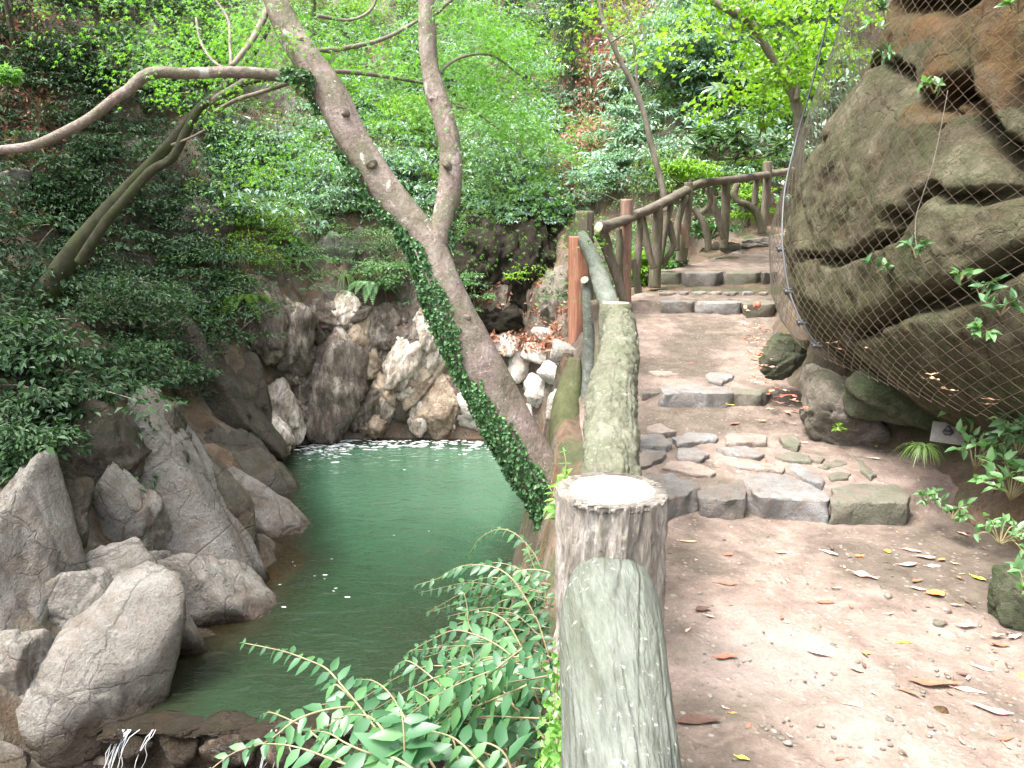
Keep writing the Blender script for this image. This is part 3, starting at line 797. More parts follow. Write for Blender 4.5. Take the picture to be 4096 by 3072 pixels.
x = -4.5
while x < -.3:
    w_ = random.uniform(.25, .6)
    V, F = rock((x + w_ / 2, 6.54 + random.uniform(-.05, .05), WATER - .02), (w_ * .62, random.uniform(.14, .2), random.uniform(.05, .075)), int(abs(x) * 90), sub=4, rough=.14)
    obj('crest_stone', V, F, M['rock_dark'], weir)
    x += w_ * .85
mb = MB()
g = np.random.default_rng(4)
for x0 in list(-3.72 + g.normal(size=10) * .05) + list(-3.5 + g.normal(size=3) * .03) + list(-2.2 + g.normal(size=6) * .06):
    n = 6; t = np.linspace(0, 1, n); l = g.uniform(.4, 1.0)
    pt = np.stack([x0 - .3 * t * l + .02 * g.normal(size=n), 6.42 - .25 * t * l, WATER + .03 - .9 * l * t ** 1.6], -1)
    mb.add(*tube(pt, np.linspace(.007, .002, n) * g.uniform(.4, 1.2), 5, n=10))
tag(mb.build('waterfall', M['splash']), 'thin white threads of water spilling over the stone weir', 'water', kind='structure')

# sky glint along the far edge laid as white flecks, plus a few bubbles
mb = MB()
for k in range(450):
    if k < 240: x, y = g.uniform(-4.6, -.2), 17.1 - abs(g.normal()) * .5
    elif k < 340: x, y = -4.35 + g.normal() * .35, 16.5 + g.normal() * .4
    elif k < 346: x, y = g.uniform(-3.6, .6), g.uniform(11, 16)
    elif k < 358: x, y = -2.7 + g.normal() * .4, 9.7 + g.normal() * .5
    else: x, y = -4.2 + g.normal() * .2, 16.2 + g.normal() * .3
    r_ = (abs(g.normal()) * .016 + .006) * (1 if k < 340 else .4)
    th = np.linspace(0, 6.28, 7)[:-1]
    rr = r_ * g.uniform(.5, 1.4, 6)
    Vv = np.stack([x + rr * np.cos(th) * 3.2, y + rr * np.sin(th), np.full(6, WATER + .006)], -1)
    Vv = np.vstack([Vv, [x, y, WATER + .006 + r_ * .3]])
    mb.add(Vv, np.array([(a, (a + 1) % 6, 6) for a in range(6)]))
tag(mb.build('glint_foam', M['glint_foam']), 'white flecks for the sky glint on the far pool edge, with floating bubbles', 'glint_foam', kind='stuff')

# ------------------------------------------------------------------ step stones and flagstones
def slab(poly, ztop, th, mat, label, name, cat, group, seed, tilt=0, dome=.008):
    g = np.random.default_rng(abs(int(seed)))
    W_ = np.array([PZ(u, v, ztop) for u, v in poly])
    c = W_.mean(0)
    ang = np.arctan2(W_[:, 1] - c[1], W_[:, 0] - c[0])
    W_ = W_[np.argsort(ang)]
    cl = np.vstack([W_, W_[:1]])
    seg = np.linalg.norm(np.diff(cl, axis=0), axis=1); cum = np.concatenate([[0], np.cumsum(seg)])
    n = 72
    s = np.linspace(0, cum[-1], n, endpoint=False)
    o = np.stack([np.interp(s, cum, cl[:, k]) for k in range(2)], -1)
    o = (np.roll(o, 1, 0) + 2 * o + np.roll(o, -1, 0)) / 4
    size = np.sqrt(np.prod(np.ptp(o, axis=0)))
    cc = c[:2]
    rings = [(.95, -th), (.99, -th * .75), (1.0, -th * .5), (1.01, -th * .2), (1.0, -.008), (1.0, -.008), (.985, -.001), (.94, 0), (.8, dome * .3), (.5, dome * .5)]
    V = []
    for k, (f, z) in enumerate(rings):
        q = cc + (o - cc) * f
        V.append(np.stack([q[:, 0], q[:, 1], np.full(n, ztop + z)], -1))
    V = np.concatenate(V + [np.array([[cc[0], cc[1], ztop + dome]])])
    offs = g.uniform(-40, 40, 3)
    nn = np.stack([fbm(V * 6 + offs + 9 * k, 4, seed + k) for k in range(3)], -1)
    nh = np.stack([fbm(V * 17 + offs + 5 * k, 3, seed + 7 + k) for k in range(3)], -1)
    V = V + (nn * np.array([.05, .05, .014]) + nh * np.array([.022, .022, .006])) * min(1, size / .35)
    V[:, 2] += (V[:, 1] - c[1]) * tilt
    i, j = np.meshgrid(np.array([0, 1, 2, 3, 5, 6, 7, 8][:len(rings) - 2]), np.arange(n), indexing='ij')
    j2 = (j + 1) % n
    Q = np.stack([i * n + j, i * n + j2, (i + 1) * n + j2, (i + 1) * n + j], -1).reshape(-1, 4)
    b = (len(rings) - 1) * n
    T = np.array([(b + a, b + (a + 1) % n, len(rings) * n) for a in range(n)])
    return tag(obj(name, V, [T, Q], M[mat]), label, cat, group)
A2 = lambda pts: [(525 + x / 6.32, 375 + y / 6.32) for x, y in pts]
A7 = lambda pts: [(525 + x / 7.373, 175 + y / 7.373) for x, y in pts]
kerbs = [
    (A2([(760, 650), (930, 608), (1095, 705), (1085, 735), (870, 800), (740, 790)]), .125, 'kerb', 'dark grey kerb stone of the lowest step, half behind the near post'),
    (A2([(1080, 700), (1170, 645), (1330, 650), (1415, 775), (1300, 790), (1110, 770)]), .115, 'kerb', 'small pale grey kerb stone between two bigger ones on the lowest step'),
    (A2([(1345, 600), (1600, 600), (1895, 755), (1890, 785), (1480, 760), (1420, 710)]), .135, 'flag_blue', 'largest flat blue grey kerb stone in the middle of the lowest step'),
    (A2([(1950, 720), (2150, 690), (2330, 690), (2430, 760), (2400, 800), (2150, 800), (1945, 800)]), .125, 'flag_green', 'broad mossy tan kerb stone at the right end of the lowest step'),
    (A2([(735, 85), (790, 65), (850, 75), (870, 100), (740, 112)]), .31, 'kerb', 'small brownish kerb stone of the second step, next to the rail'),
    (A2([(880, 60), (1000, 28), (1250, 55), (1295, 95), (1260, 118), (1090, 108), (900, 112)]), .335, 'flag_blue', 'wide pale grey kerb stone of the second step'),
    (A2([(1290, 75), (1480, 55), (1530, 95), (1480, 118), (1310, 118)]), .325, 'flag_green', 'mossy kerb stone at the right end of the second step'),
    (A7([(820, 890), (880, 868), (1000, 892), (960, 926), (850, 912)]), .815, 'kerb', 'left kerb stone of the third step, beside the far railing'),
    (A7([(1005, 898), (1180, 882), (1260, 912), (1230, 930), (1020, 926)]), .82, 'kerb', 'dark worn kerb stone in the middle of the third step'),
    (A7([(1265, 905), (1430, 880), (1595, 922), (1570, 938), (1290, 932)]), .815, 'flag_blue', 'wide pale kerb stone of the third step with a chipped edge'),
    (A7([(1605, 925), (1750, 895), (1840, 920), (1830, 945), (1640, 950)]), .81, 'flag_green', 'mossy kerb stone of the third step below the netted rock'),
    (A7([(985, 694), (1130, 688), (1165, 704), (1130, 716), (1000, 716)]), 1.085, 'flag_green', 'squared leftmost kerb stone of the fourth step'),
    (A7([(1165, 702), (1400, 694), (1460, 706), (1400, 718), (1200, 717)]), 1.09, 'kerb', 'long rounded pinkish kerb stone of the fourth step'),
    (A7([(1475, 706), (1660, 694), (1745, 706), (1700, 719), (1500, 718)]), 1.085, 'flag_green', 'bulging green grey kerb stone of the fourth step'),
    (A7([(1750, 706), (1830, 698), (1860, 712), (1760, 720)]), 1.085, 'kerb', 'kerb stone of the fourth step partly behind the netted rock'),
]
for k, (pl, z, m, lab) in enumerate(kerbs):
    c_ = np.mean(pl, 0); pl = [(c_[0] + (a - c_[0]) * (1.16 if k >= 4 else 1.08), b) for a, b in pl]
    th = .19 if k < 7 else (.17 if k < 11 else .24)
    slab(pl, z, th, m, lab, 'kerb_stone', 'step stone', 'kerb stones of the steps', 100 + k, tilt=.02)
flags = [
    ([(770, 330), (850, 305), (950, 350), (880, 362), (790, 357)], 'flag_pink', 'pinkish flagstone beside the rail at the top of the first tread'),
    ([(725, 380), (870, 375), (920, 430), (900, 447), (725, 442)], 'flag_blue', 'squarish blue grey flagstone touching the rail'),
    ([(925, 395), (1050, 362), (1210, 375), (1200, 402), (1060, 422), (960, 437)], 'flag_blue', 'speckled blue flagstone in the upper row of the first tread'),
    ([(1255, 370), (1420, 362), (1515, 380), (1515, 415), (1340, 427), (1290, 422)], 'flag_pink', 'pale pink rectangular flagstone in the upper row'),
    ([(725, 455), (870, 470), (885, 500), (800, 560), (725, 582)], 'kerb', 'dark grey flagstone with a dead leaf on it, beside the rail'),
    ([(950, 460), (1080, 448), (1165, 485), (1120, 524), (960, 524)], 'flag_blue', 'oval pale blue flagstone in the middle row'),
    ([(1200, 455), (1380, 442), (1510, 500), (1460, 517), (1350, 512), (1260, 487)], 'flag_blue', 'triangular grey flagstone in the middle row'),
    ([(860, 580), (920, 535), (1100, 560), (1220, 600), (1180, 620), (1060, 617)], 'flag_pink', 'long pink flagstone behind the dark kerb stone'),
    ([(1195, 540), (1260, 515), (1450, 530), (1645, 580), (1630, 607), (1480, 592), (1330, 572)], 'flag_pink', 'longest pink brown flagstone above the largest kerb stone'),
    ([(1600, 380), (1700, 375), (1750, 420), (1730, 457), (1640, 432)], 'flag_green', 'mossy flagstone at the upper right of the tread'),
    ([(1575, 505), (1660, 485), (1800, 510), (1800, 542), (1640, 532)], 'flag_green', 'pale greenish flagstone right of the triangular one'),
    ([(1680, 555), (1730, 550), (1905, 660), (1870, 687), (1760, 652), (1690, 592)], 'flag_blue', 'slanting blue flagstone right of the largest kerb stone'),
    ([(1810, 530), (1900, 525), (1870, 547)], 'flag_green', 'tiny pale flagstone among mossy ones on the right'),
    ([(1840, 580), (1960, 530), (2020, 550), (1980, 577), (1880, 592)], 'flag_green', 'leaf shaped green tan flagstone on the right'),
    ([(1915, 630), (1980, 605), (2065, 625), (2040, 652), (1930, 657)], 'flag_green', 'small oval green flagstone near the broad mossy kerb stone'),
    ([(2090, 530), (2120, 540), (2212, 620), (2190, 645), (2120, 602)], 'flag_green', 'diagonal narrow flagstone by the right bank'),
]
for k, (pl, m, lab) in enumerate(flags):
    pl = A2(pl); v_ = np.mean([b for a, b in pl])
    y_ = PZ(np.mean([a for a, b in pl]), v_, .15)[1]
    slab(pl, float(zp(y_)) + .028, .06, m, lab, 'flagstone', 'flagstone', 'flagstones set in the first tread', 200 + k, dome=.005)
px_rock('pale kerb stone of the topmost step before the bend', 753, 244, 30, 13, 0, 'kerb', y=12.8, sink=0, name='kerb_stone', cat='step stone')
px_rock('small kerb stone on the topmost step next to the railing', 734, 246, 16, 11, 0, 'flag_green', y=12.7, sink=0, name='kerb_stone', cat='step stone')
slab(A2([(1130, 0), (1190, -25), (1290, -12), (1335, 22), (1240, 40), (1160, 28)]), .375, .06, 'flag_blue', 'bluish oval flagstone behind the second step', 'flagstone', 'flagstone', None, 301)
slab(A2([(790, -25), (900, -45), (1010, -30), (960, -5), (830, -5)]), .39, .05, 'flag_pink', 'pinkish flagstone behind the second step near the rail', 'flagstone', 'flagstone', None, 302)
g = np.random.default_rng(9)
kk = 0
for row, (cv) in enumerate([845, 862]):
    for cx in range(1010 + 40 * row, 1790, 118):
        a, b = 52 + g.integers(-12, 8), 6
        slab(A7([(cx - a, cv + g.integers(-2, 3)), (cx - a * .5, cv - b), (cx + a * .6, cv - b), (cx + a, cv + 1), (cx + a * .4, cv + b), (cx - a * .6, cv + b)]), .875, .05,
             ['flag_blue', 'flag_pink', 'kerb'][kk % 3], 'small flat paving stone on the third step tread', 'paving_stone', 'paving stone', 'paving stones on the third tread', 330 + kk, dome=.004)
        kk += 1

# ------------------------------------------------------------------ railings of bark covered logs
def ptube(mbo, pts, sides=14, n=None, **kw):
    W_ = [P(u, v, y) for u, v, y, w in pts]
    r_ = [w * mpp(p) / 2 for p, (u, v, y, w) in zip(W_, pts)]
    V, F = tube(W_, r_, sides, n, **kw)
    if mbo is None: return V, F
    mbo.add(V, F)
def disc(c, normal, r, seed, parent, name='cut_face', n=40, bulge=.003, mat='cut'):
    g = np.random.default_rng(abs(int(seed)))
    nn = nrm(np.asarray(normal, float)); a = nrm(np.cross(nn, [.3, .9, .1])); b = np.cross(nn, a)
    th = np.linspace(0, 2 * np.pi, n, endpoint=False)
    rr = r * (1 + .05 * fbm(np.stack([np.cos(th) * 1.5, np.sin(th) * 1.5, th * 0 + seed], -1), 4, seed))
    V = [c + np.outer(rr * f * np.cos(th), a) + np.outer(rr * f * np.sin(th), b) + nn * h for f, h in ((1, 0), (.97, bulge), (.5, bulge))]
    V = np.vstack(V + [[c + nn * bulge]])
    Q = [(k * n + i, k * n + (i + 1) % n, (k + 1) * n + (i + 1) % n, (k + 1) * n + i) for k in range(2) for i in range(n)]
    T = [(2 * n + i, 2 * n + (i + 1) % n, 3 * n) for i in range(n)]
    o = obj(name, V, [np.array(T), np.array(Q)], M[mat], parent, origin=c)
    return o

rail = thing('log_railing', 'grey green log railing along the pool edge, nearest to the viewer, with sawn post tops', 'railing', (.226, 1.6, 0))
# near post
pc = P(612, 491, 1.6); pr_ = 51 * mpp(pc) / 2 * 2
V, F = tube([pc + [0, 0, -1.3], pc + [0, 0, -.6], pc + [0, 0, -.05], pc + [0, 0, -.008], pc + [0, 0, 0]], [pr_ * 1.03, pr_, pr_ * .99, pr_ * .97, pr_ * .9], 260, 240, amp=.015, freq=(30, 7), seed=3, ridged=True)
q = V[:-2]; dd = q - np.array([pc[0], pc[1], 0]); rad = np.hypot(dd[:, 0], dd[:, 1])
k_ = 1 + .035 * fbm(np.stack([dd[:, 0] / rad * 1.2, dd[:, 1] / rad * 1.2, q[:, 2] * 3], -1), 3, 8)
V[:-2, 0] = pc[0] + dd[:, 0] * k_; V[:-2, 1] = pc[1] + dd[:, 1] * k_
post1 = obj('post', V, F, M['post_bark'], rail)
post1['label'] = 'thick near post with deep grey bark and a fresh sawn top'
disc(pc + [0, 0, .003], (0, 0, 1), pr_ * .84, 5, post1, n=90)
# near rail, running past the viewer's left
def solid(name, pts, rad, mat, parent, label=None, **kw):
    V, F = tube(pts, rad, **kw)
    o = obj(name, V, F, M[mat], parent)
    if label: o['label'] = label
    return o
solid('rail', [(.226, 1.6, .745), (.214, 1.47, .737), (.2, 1.35, .722), (.166, .95, .66), (.12, .3, .56), (.03, -1.2, .4)], [.08, .1, .104, .091, .09, .09], 'rail_grey', rail,
      'smooth grey lichen covered rail nearest the viewer', sides=200, n=420, amp=.006, freq=(15, 5), seed=12, crack=.007)
r12 = solid('rail', [(.24, 1.7, .745), (.275, 1.95, .775), (.4, 2.9, .87), (.55, 3.75, .945), (.655, 4.5, 1.01), (.668, 4.62, 1.03)], [.08, .083, .1, .098, .093, .07], 'rail_moss', rail,
      'rough mossy rail between the near post and the second post', sides=120, n=340, amp=.014, freq=(20, 16), seed=21, crack=.006)
p2 = P(616, 303.5, 4.62)
V, F = tube([p2 + [0, 0, -1.4], p2 + [0, 0, -.3], p2 + [0, 0, -.02], p2], [.1, .098, .096, .088], 60, 60, amp=.008, freq=(9, 7), seed=33, ridged=True)
post2 = obj('post', V, F, M['rail_moss'], rail)
post2['label'] = 'second post with a yellowish sawn top'
disc(p2 + [0, 0, .003], (0, 0, 1), .083, 15, post2)
sc_ = P(630, 333, 3.95); n_ = nrm(np.array([.35, -.55, .8]))
stub = solid('branch_stub', [sc_ - n_ * .1, sc_ - n_ * .02, sc_], [.06, .046, .04], 'rail_moss', rail, sides=20, n=9, amp=.004, seed=4)
disc(sc_ + n_ * .002, n_, .036, 25, stub)
V, F = ptube(None, [(582, 236, 7.9, 11), (590, 252, 7.2, 14), (598, 272, 6.3, 17), (604, 290, 5.4, 19), (609, 304, 4.9, 20), (613, 320, 4.62, 20)], 40, 90, amp=.007, freq=(8, 6), seed=41)
obj('rail', V, F, M['rail_grey'], rail)['label'] = 'sloping rail rising from the second to the third post'
p3 = P(585, 211, 8.05)
V, F = tube([p3 + [0, 0, -1.9], p3 + [0, 0, -.5], p3 + [0, 0, -.02], p3], [.1, .092, .088, .082], 60, 60, amp=.012, freq=(14, 2), seed=51, ridged=True)
post3 = obj('post', V, F, M['rail_brown'], rail); post3['label'] = 'third post with grooved brown bark'
A6 = lambda pts: [(500 + x / 9.48, 200 + y / 9.48) for x, y in pts]
pl = A6([(655, 345), (700, 336), (752, 342), (790, 450), (828, 600), (838, 720), (795, 765), (803, 1000), (788, 1150), (760, 1380), (700, 1500), (655, 1552), (650, 1300), (652, 900), (650, 600)])
rows = np.linspace(236, 363, 60)
Lf = np.interp(rows, [236, 270, 330, 363], [569.2, 568.6, 568.7, 569]); Rt = np.interp(rows, [236, 247.5, 263, 276, 281, 305, 321, 345, 358, 363], [579.4, 583.3, 587.3, 588.4, 584, 584.7, 583, 580.2, 573.8, 569.4])
nc = 14
V = []
for r_, (v_, a_, b_) in enumerate(zip(rows, Lf, Rt)):
    t = np.linspace(0, 1, nc)
    for tt in t:
        p_ = P(a_ + (b_ - a_) * tt, v_, 7.72)
        V.append(p_ + np.array([0, -.05 * math.sin(math.pi * tt) + .004 * noise3(np.array([tt * 9, v_ * .05, 1])), 0]))
V = np.array(V); bk = V.copy(); bk[:, 1] = 7.80
i, j = np.meshgrid(np.arange(59), np.arange(nc - 1), indexing='ij')
Qf = np.stack([i * nc + j, (i + 1) * nc + j, (i + 1) * nc + j + 1, i * nc + j + 1], -1).reshape(-1, 4)
N0 = len(V)
bd = [(r_ * nc, (r_ + 1) * nc) for r_ in range(59)] + [((r_ + 1) * nc + nc - 1, r_ * nc + nc - 1) for r_ in range(59)] + [(c + 1, c) for c in range(nc - 1)] + [(59 * nc + c, 59 * nc + c + 1) for c in range(nc - 1)]
Qs = np.array([(b, a, a + N0, b + N0) for a, b in bd])
o = obj('wood_slab', np.vstack([V, bk]), np.vstack([Qf, Qf[:, ::-1] + N0, Qs]), M['orange_wood'], rail)
o['label'] = 'bare orange wood slab tapering to a point beside the third post'
def pbal(pts, mat, parent, label=None, seed=1, name='baluster', **kw):
    k = dict(sides=22, n=40, amp=.006, freq=(7, 5), seed=seed); k.update(kw)
    V, F = ptube(None, pts, **k)
    o = obj(name, V, F, M[mat], parent)
    if label: o['label'] = label
    return o
b1 = pbal([(585, 278, 6.3, 9), (588, 310, 6.2, 12), (589, 360, 6.1, 13), (587, 420, 5.9, 15), (586, 490, 5.8, 17)], 'rail_grey', rail, 'grey upright log below the sloping rail', 61)
c_ = P(584.5, 280, 6.22)
disc(c_, (-.3, -.6, .5), .034, 35, b1)
pbal([(596, 300, 6.0, 11), (600, 340, 6.0, 11), (598, 400, 5.8, 12), (596, 480, 5.7, 14)], 'rail_brown', rail, None, 62)
for k, (x, y) in enumerate([(.17, 1.18), (.12, .62), (.05, -.1)]):
    solid('baluster', [(x, y, .66), (x - .02, y + .02, .2), (x, y, -.5)], [.05, .055, .06], 'stump_moss', rail, sides=20, n=30, amp=.006, seed=70 + k)
for k, y in enumerate([2.4, 3.1, 3.8]):
    x = float(np.interp(y, [1.6, 4.62], [.226, .665]))
    solid('baluster', [(x - .02, y, .85), (x - .04, y + .1 * (-1) ** k, .4), (x - .02, y, -.2)], [.045, .05, .055], 'rail_brown', rail, sides=20, n=30, amp=.006, seed=80 + k)

stump = thing('mossy_stump', 'mossy brown stump leaning against the foot of the grey upright log', 'stump', P(568, 492, 5.8))
obj('wood', *ptube(None, [(575, 358, 6.25, 12), (571, 385, 6.2, 24), (567, 410, 6.05, 32), (566, 450, 5.9, 36), (568, 500, 5.8, 42)], 40, 60, amp=.015, freq=(7, 5), seed=44), M['stump_moss'], stump)

far = thing('branch_railing', 'brown rustic branch railing climbing along the far path bend', 'railing', P(640, 300, 9.0))
def dy(u): return float(np.interp(u, [590, 598, 633, 655, 685, 725, 769, 800], [7.75, 7.95, 8.6, 9.5, 10.5, 12, 14, 15.6]))
def c7(pts, off=0): return [(525 + x / 7.373, 175 + y / 7.373, dy(525 + x / 7.373) + off, w / 7.373) for x, y, w in pts]
hr = obj('handrail', *ptube(None, c7([(545, 385, 100), (600, 378, 92), (640, 362, 80), (780, 318, 68), (800, 300, 66), (960, 235, 72), (1180, 118, 68), (1300, 62, 60), (1500, 38, 56), (1800, -5, 48), (2000, -40, 44)], -.06), 34, 200, amp=.008, freq=(6, 4), seed=91), M['rail_top'], far)
hr['label'] = 'curving weathered log handrail'
disc(P(525 + 541 / 7.373, 175 + 386 / 7.373, dy(598) - .1), (-.75, -.62, .25), .056, 45, hr)
def yb(pts, u): return [(a, b, dy(u) + (0), w) for a, b, _, w in c7(pts)]
for k, (pts, m, nm, lab, uy) in enumerate([
    ([(750, 178, 84), (748, 300, 86), (742, 480, 88), (738, 700, 90), (738, 960, 92)], 'rail_red', 'post', 'reddish brown split post at the start of the far railing', 627),
    ([(980, 215, 74), (978, 400, 76), (968, 600, 80), (955, 830, 92)], 'rail_brown', 'post', 'dark post beside the fourth step', 655),
    ([(1205, 52, 62), (1207, 150, 64), (1195, 300, 60), (1175, 450, 78), (1150, 640, 86)], 'rail_brown', 'post', None, 685),
    ([(1480, 55, 62), (1480, 200, 64), (1475, 400, 62), (1465, 545, 60)], 'rail_brown', 'post', None, 725),
    ([(1790, -100, 66), (1785, 60, 62), (1770, 250, 56), (1750, 430, 54)], 'rail_brown', 'post', 'last visible post before the netted rock', 767),
    ([(560, 420, 105), (600, 520, 90), (640, 650, 72), (690, 790, 66), (730, 930, 64)], 'rail_brown', 'brace', 'stout dark curved brace under the handrail end', 612),
    ([(690, 400, 45), (700, 520, 50), (690, 700, 55), (700, 900, 60)], 'rail_brown', 'baluster', None, 622),
    ([(850, 300, 50), (845, 450, 52), (830, 600, 56), (830, 720, 50)], 'rail_brown', 'baluster', None, 638),
    ([(868, 310, 44), (890, 440, 50), (915, 580, 52), (950, 690, 50)], 'rail_brown', 'baluster', None, 646),
    ([(790, 620, 50), (815, 720, 52), (835, 870, 56)], 'rail_brown', 'baluster', None, 634),
    ([(1080, 190, 40), (1060, 290, 44), (1030, 400, 46), (1010, 560, 44), (990, 660, 44)], 'rail_brown', 'baluster', None, 668),
    ([(1060, 340, 46), (1080, 430, 50), (1095, 520, 42), (1050, 600, 44), (1015, 680, 40)], 'rail_brown', 'baluster', None, 670),
    ([(1190, 150, 46), (1150, 260, 50), (1120, 400, 54), (1115, 560, 50)], 'rail_brown', 'baluster', None, 680),
    ([(1140, 370, 50), (1180, 440, 56), (1185, 540, 50)], 'rail_red', 'baluster', None, 684),
    ([(1240, 235, 42), (1275, 290, 46), (1320, 370, 52), (1345, 460, 50), (1352, 560, 46)], 'rail_brown', 'baluster', None, 704),
    ([(1240, 330, 36), (1290, 285, 40), (1345, 240, 44), (1368, 170, 42), (1362, 90, 40)], 'rail_brown', 'baluster', None, 706),
    ([(1350, 95, 46), (1385, 200, 48), (1420, 300, 52), (1450, 390, 54), (1468, 470, 50)], 'rail_brown', 'baluster', None, 718),
    ([(1570, 60, 46), (1545, 130, 52), (1570, 195, 52), (1640, 220, 50), (1700, 270, 54), (1735, 360, 56), (1745, 430, 52)], 'rail_brown', 'baluster', None, 748),
    ([(1715, 20, 46), (1700, 120, 46), (1690, 220, 44)], 'rail_brown', 'baluster', None, 756),
    ([(1810, 140, 40), (1825, 210, 40)], 'rail_brown', 'baluster', None, 772)]):
    pbal(yb(pts, uy), m, far, lab, 100 + k, nm, sides=24, n=46, amp=.007)

# ------------------------------------------------------------------ netted rock outcrop on the right
HC, HA, HB, HN = np.array([4.6, 4.4]), 2.75, 2.7, 3.0
def hrho(z): return np.interp(z, [.3, .62, .75, .9, 1.1, 1.5, 1.8, 2.4, 3.2, 4.5, 6.2, 7.2], [.70, .86, .915, .955, .985, 1.0, .98, .926, .85, .76, .62, .3])
def hull(phi, z, f=1.0):
    c, s = np.cos(phi), np.sin(phi)
    r = (np.abs(c) ** HN + np.abs(s) ** HN) ** (-1 / HN)
    rho = hrho(z) * f
    return np.stack([HC[0] + HA * c * r * rho, HC[1] + HB * s * r * rho, z + 0 * phi], -1)
def on_hull(u, v, f=1.0):
    d = ray(u, v); t = np.linspace(1.5, 9, 3000)[:, None]
    p = np.array([0, 0, EYE]) + d * t
    e = (np.abs((p[:, 0] - HC[0]) / HA) ** HN + np.abs((p[:, 1] - HC[1]) / HB) ** HN) ** (1 / HN) / (hrho(p[:, 2]) * f)
    i = int(np.argmax(e < 1)) if (e < 1).any() else int(np.argmin(e))
    return p[i]
A4 = lambda pts: [(749 + x / 4.425, y / 4.425) for x, y in pts]
outcrop = thing('rock_outcrop', 'huge brown rock overhanging the right side of the path, wrapped in wire netting', 'rock', (4.6, 4.4, .3))
# one weathered body, broken into blocks along the joints that the photograph shows
zs = np.concatenate([np.linspace(.3, .74, 12), np.linspace(.76, 4.6, 250), np.linspace(4.7, 7.2, 20)])
ph = np.concatenate([np.linspace(R(60), R(95), 15), np.linspace(R(96), R(252), 420), np.linspace(R(256), R(300), 15)])
PH, ZZ_ = np.meshgrid(ph, zs)
B0 = hull(PH, ZZ_, .965)
out = nrm(np.stack([B0[..., 0] - HC[0], B0[..., 1] - HC[1], B0[..., 2] * 0], -1))
def polydist(Pts, line):
    d = np.full(Pts.shape[:-1], 1e9)
    for a, b in zip(line[:-1], line[1:]):
        e = b - a; t = np.clip(((Pts - a) @ e) / (e @ e), 0, 1)
        d = np.minimum(d, np.linalg.norm(Pts - a - t[..., None] * e, axis=-1))
    return d
def jl(pts): return np.array([on_hull(u, v, .965) for u, v in A4(pts)])
wob = .03 * fbm(B0 * 6, 3, 77)
disp = -.04 + .07 * fbm(B0 * 1.2, 4, 71) + .022 * (1 - 2.3 * np.abs(fbm(B0 * 2.6, 4, 72))) + .02 * fbm(B0 * 9, 4, 73)
for pts, wd, dp in [
    ([(200, 1140), (260, 1152), (330, 1165), (430, 1150), (520, 1110), (620, 1060), (700, 1000), (760, 920), (800, 840)], .022, .16),
    ([(400, 1490), (430, 1480), (560, 1430), (700, 1360), (860, 1320), (1000, 1260), (1100, 1200), (1260, 1110)], .042, .24),
    ([(440, 320), (500, 290), (600, 300), (700, 330), (740, 420), (850, 520), (830, 560)], .03, .14),
    ([(560, 60), (720, 30), (860, 20), (980, -60)], .06, .24),
    ([(800, 430), (900, 410), (960, 520), (1050, 620), (1150, 740), (1217, 800), (1300, 860)], .05, .3),
    ([(800, 840), (860, 900), (1000, 880), (1217, 830)], .025, .14),
    ([(240, 620), (300, 640), (380, 620)], .03, .12), ([(210, 900), (240, 1050), (250, 1150)], .06, .2),
    ([(1190, 440), (1217, 400)], .06, .2), ([(640, 970), (690, 985), (740, 900)], .04, .14)]:
    d = polydist(B0, jl(pts)) + wob
    disp -= dp * np.exp(-(np.maximum(d, 0) / wd) ** 2)
# the block above the first crack sits proud, the notch at upper left falls back from the net
d0 = jl([(330, 560), (480, 600), (600, 700), (620, 860)])
disp += .10 * np.exp(-(polydist(B0, d0) / .35) ** 2)
uu = (B0[..., 0] / depth_of(np.moveaxis(B0, -1, 0))) * FPX + 512
notch = ss(1.9, 2.6, B0[..., 2]) * ss(4.4, 6.0, B0[..., 1])
disp -= .26 * notch
disp += .016 * fbm(B0 * 14, 4, 74) + .02 * np.abs(fbm(B0 * 5, 3, 75))
Bv = B0 + out * disp[..., None]
Bv[..., 2] += .05 * fbm(B0 * 2.2 + 30, 3, 79)
nz, np_ = ZZ_.shape
i, j = np.meshgrid(np.arange(nz - 1), np.arange(np_ - 1), indexing='ij')
Q = np.stack([i * np_ + j, i * np_ + j + 1, (i + 1) * np_ + j + 1, (i + 1) * np_ + j], -1).reshape(-1, 4)
cen = [np.append(HC, .62)]
Vb = np.vstack([Bv.reshape(-1, 3), cen])
T = np.array([(k + 1, k, len(Vb) - 1) for k in range(np_ - 1)])
rust = ((B0[..., 1] < 4.1) & (B0[..., 2] + .15 * fbm(B0 * 3, 3, 5) > 2.05)) | ((B0[..., 2] + .1 * fbm(B0 * 3, 3, 5) > 2.55))
mi = np.concatenate([np.zeros(len(T), int), rust[:-1, :-1].ravel().astype(int)])
obj('rock_face', Vb, [T, Q], [M['rock_block'], M['rock_rust']], outcrop, midx=mi)

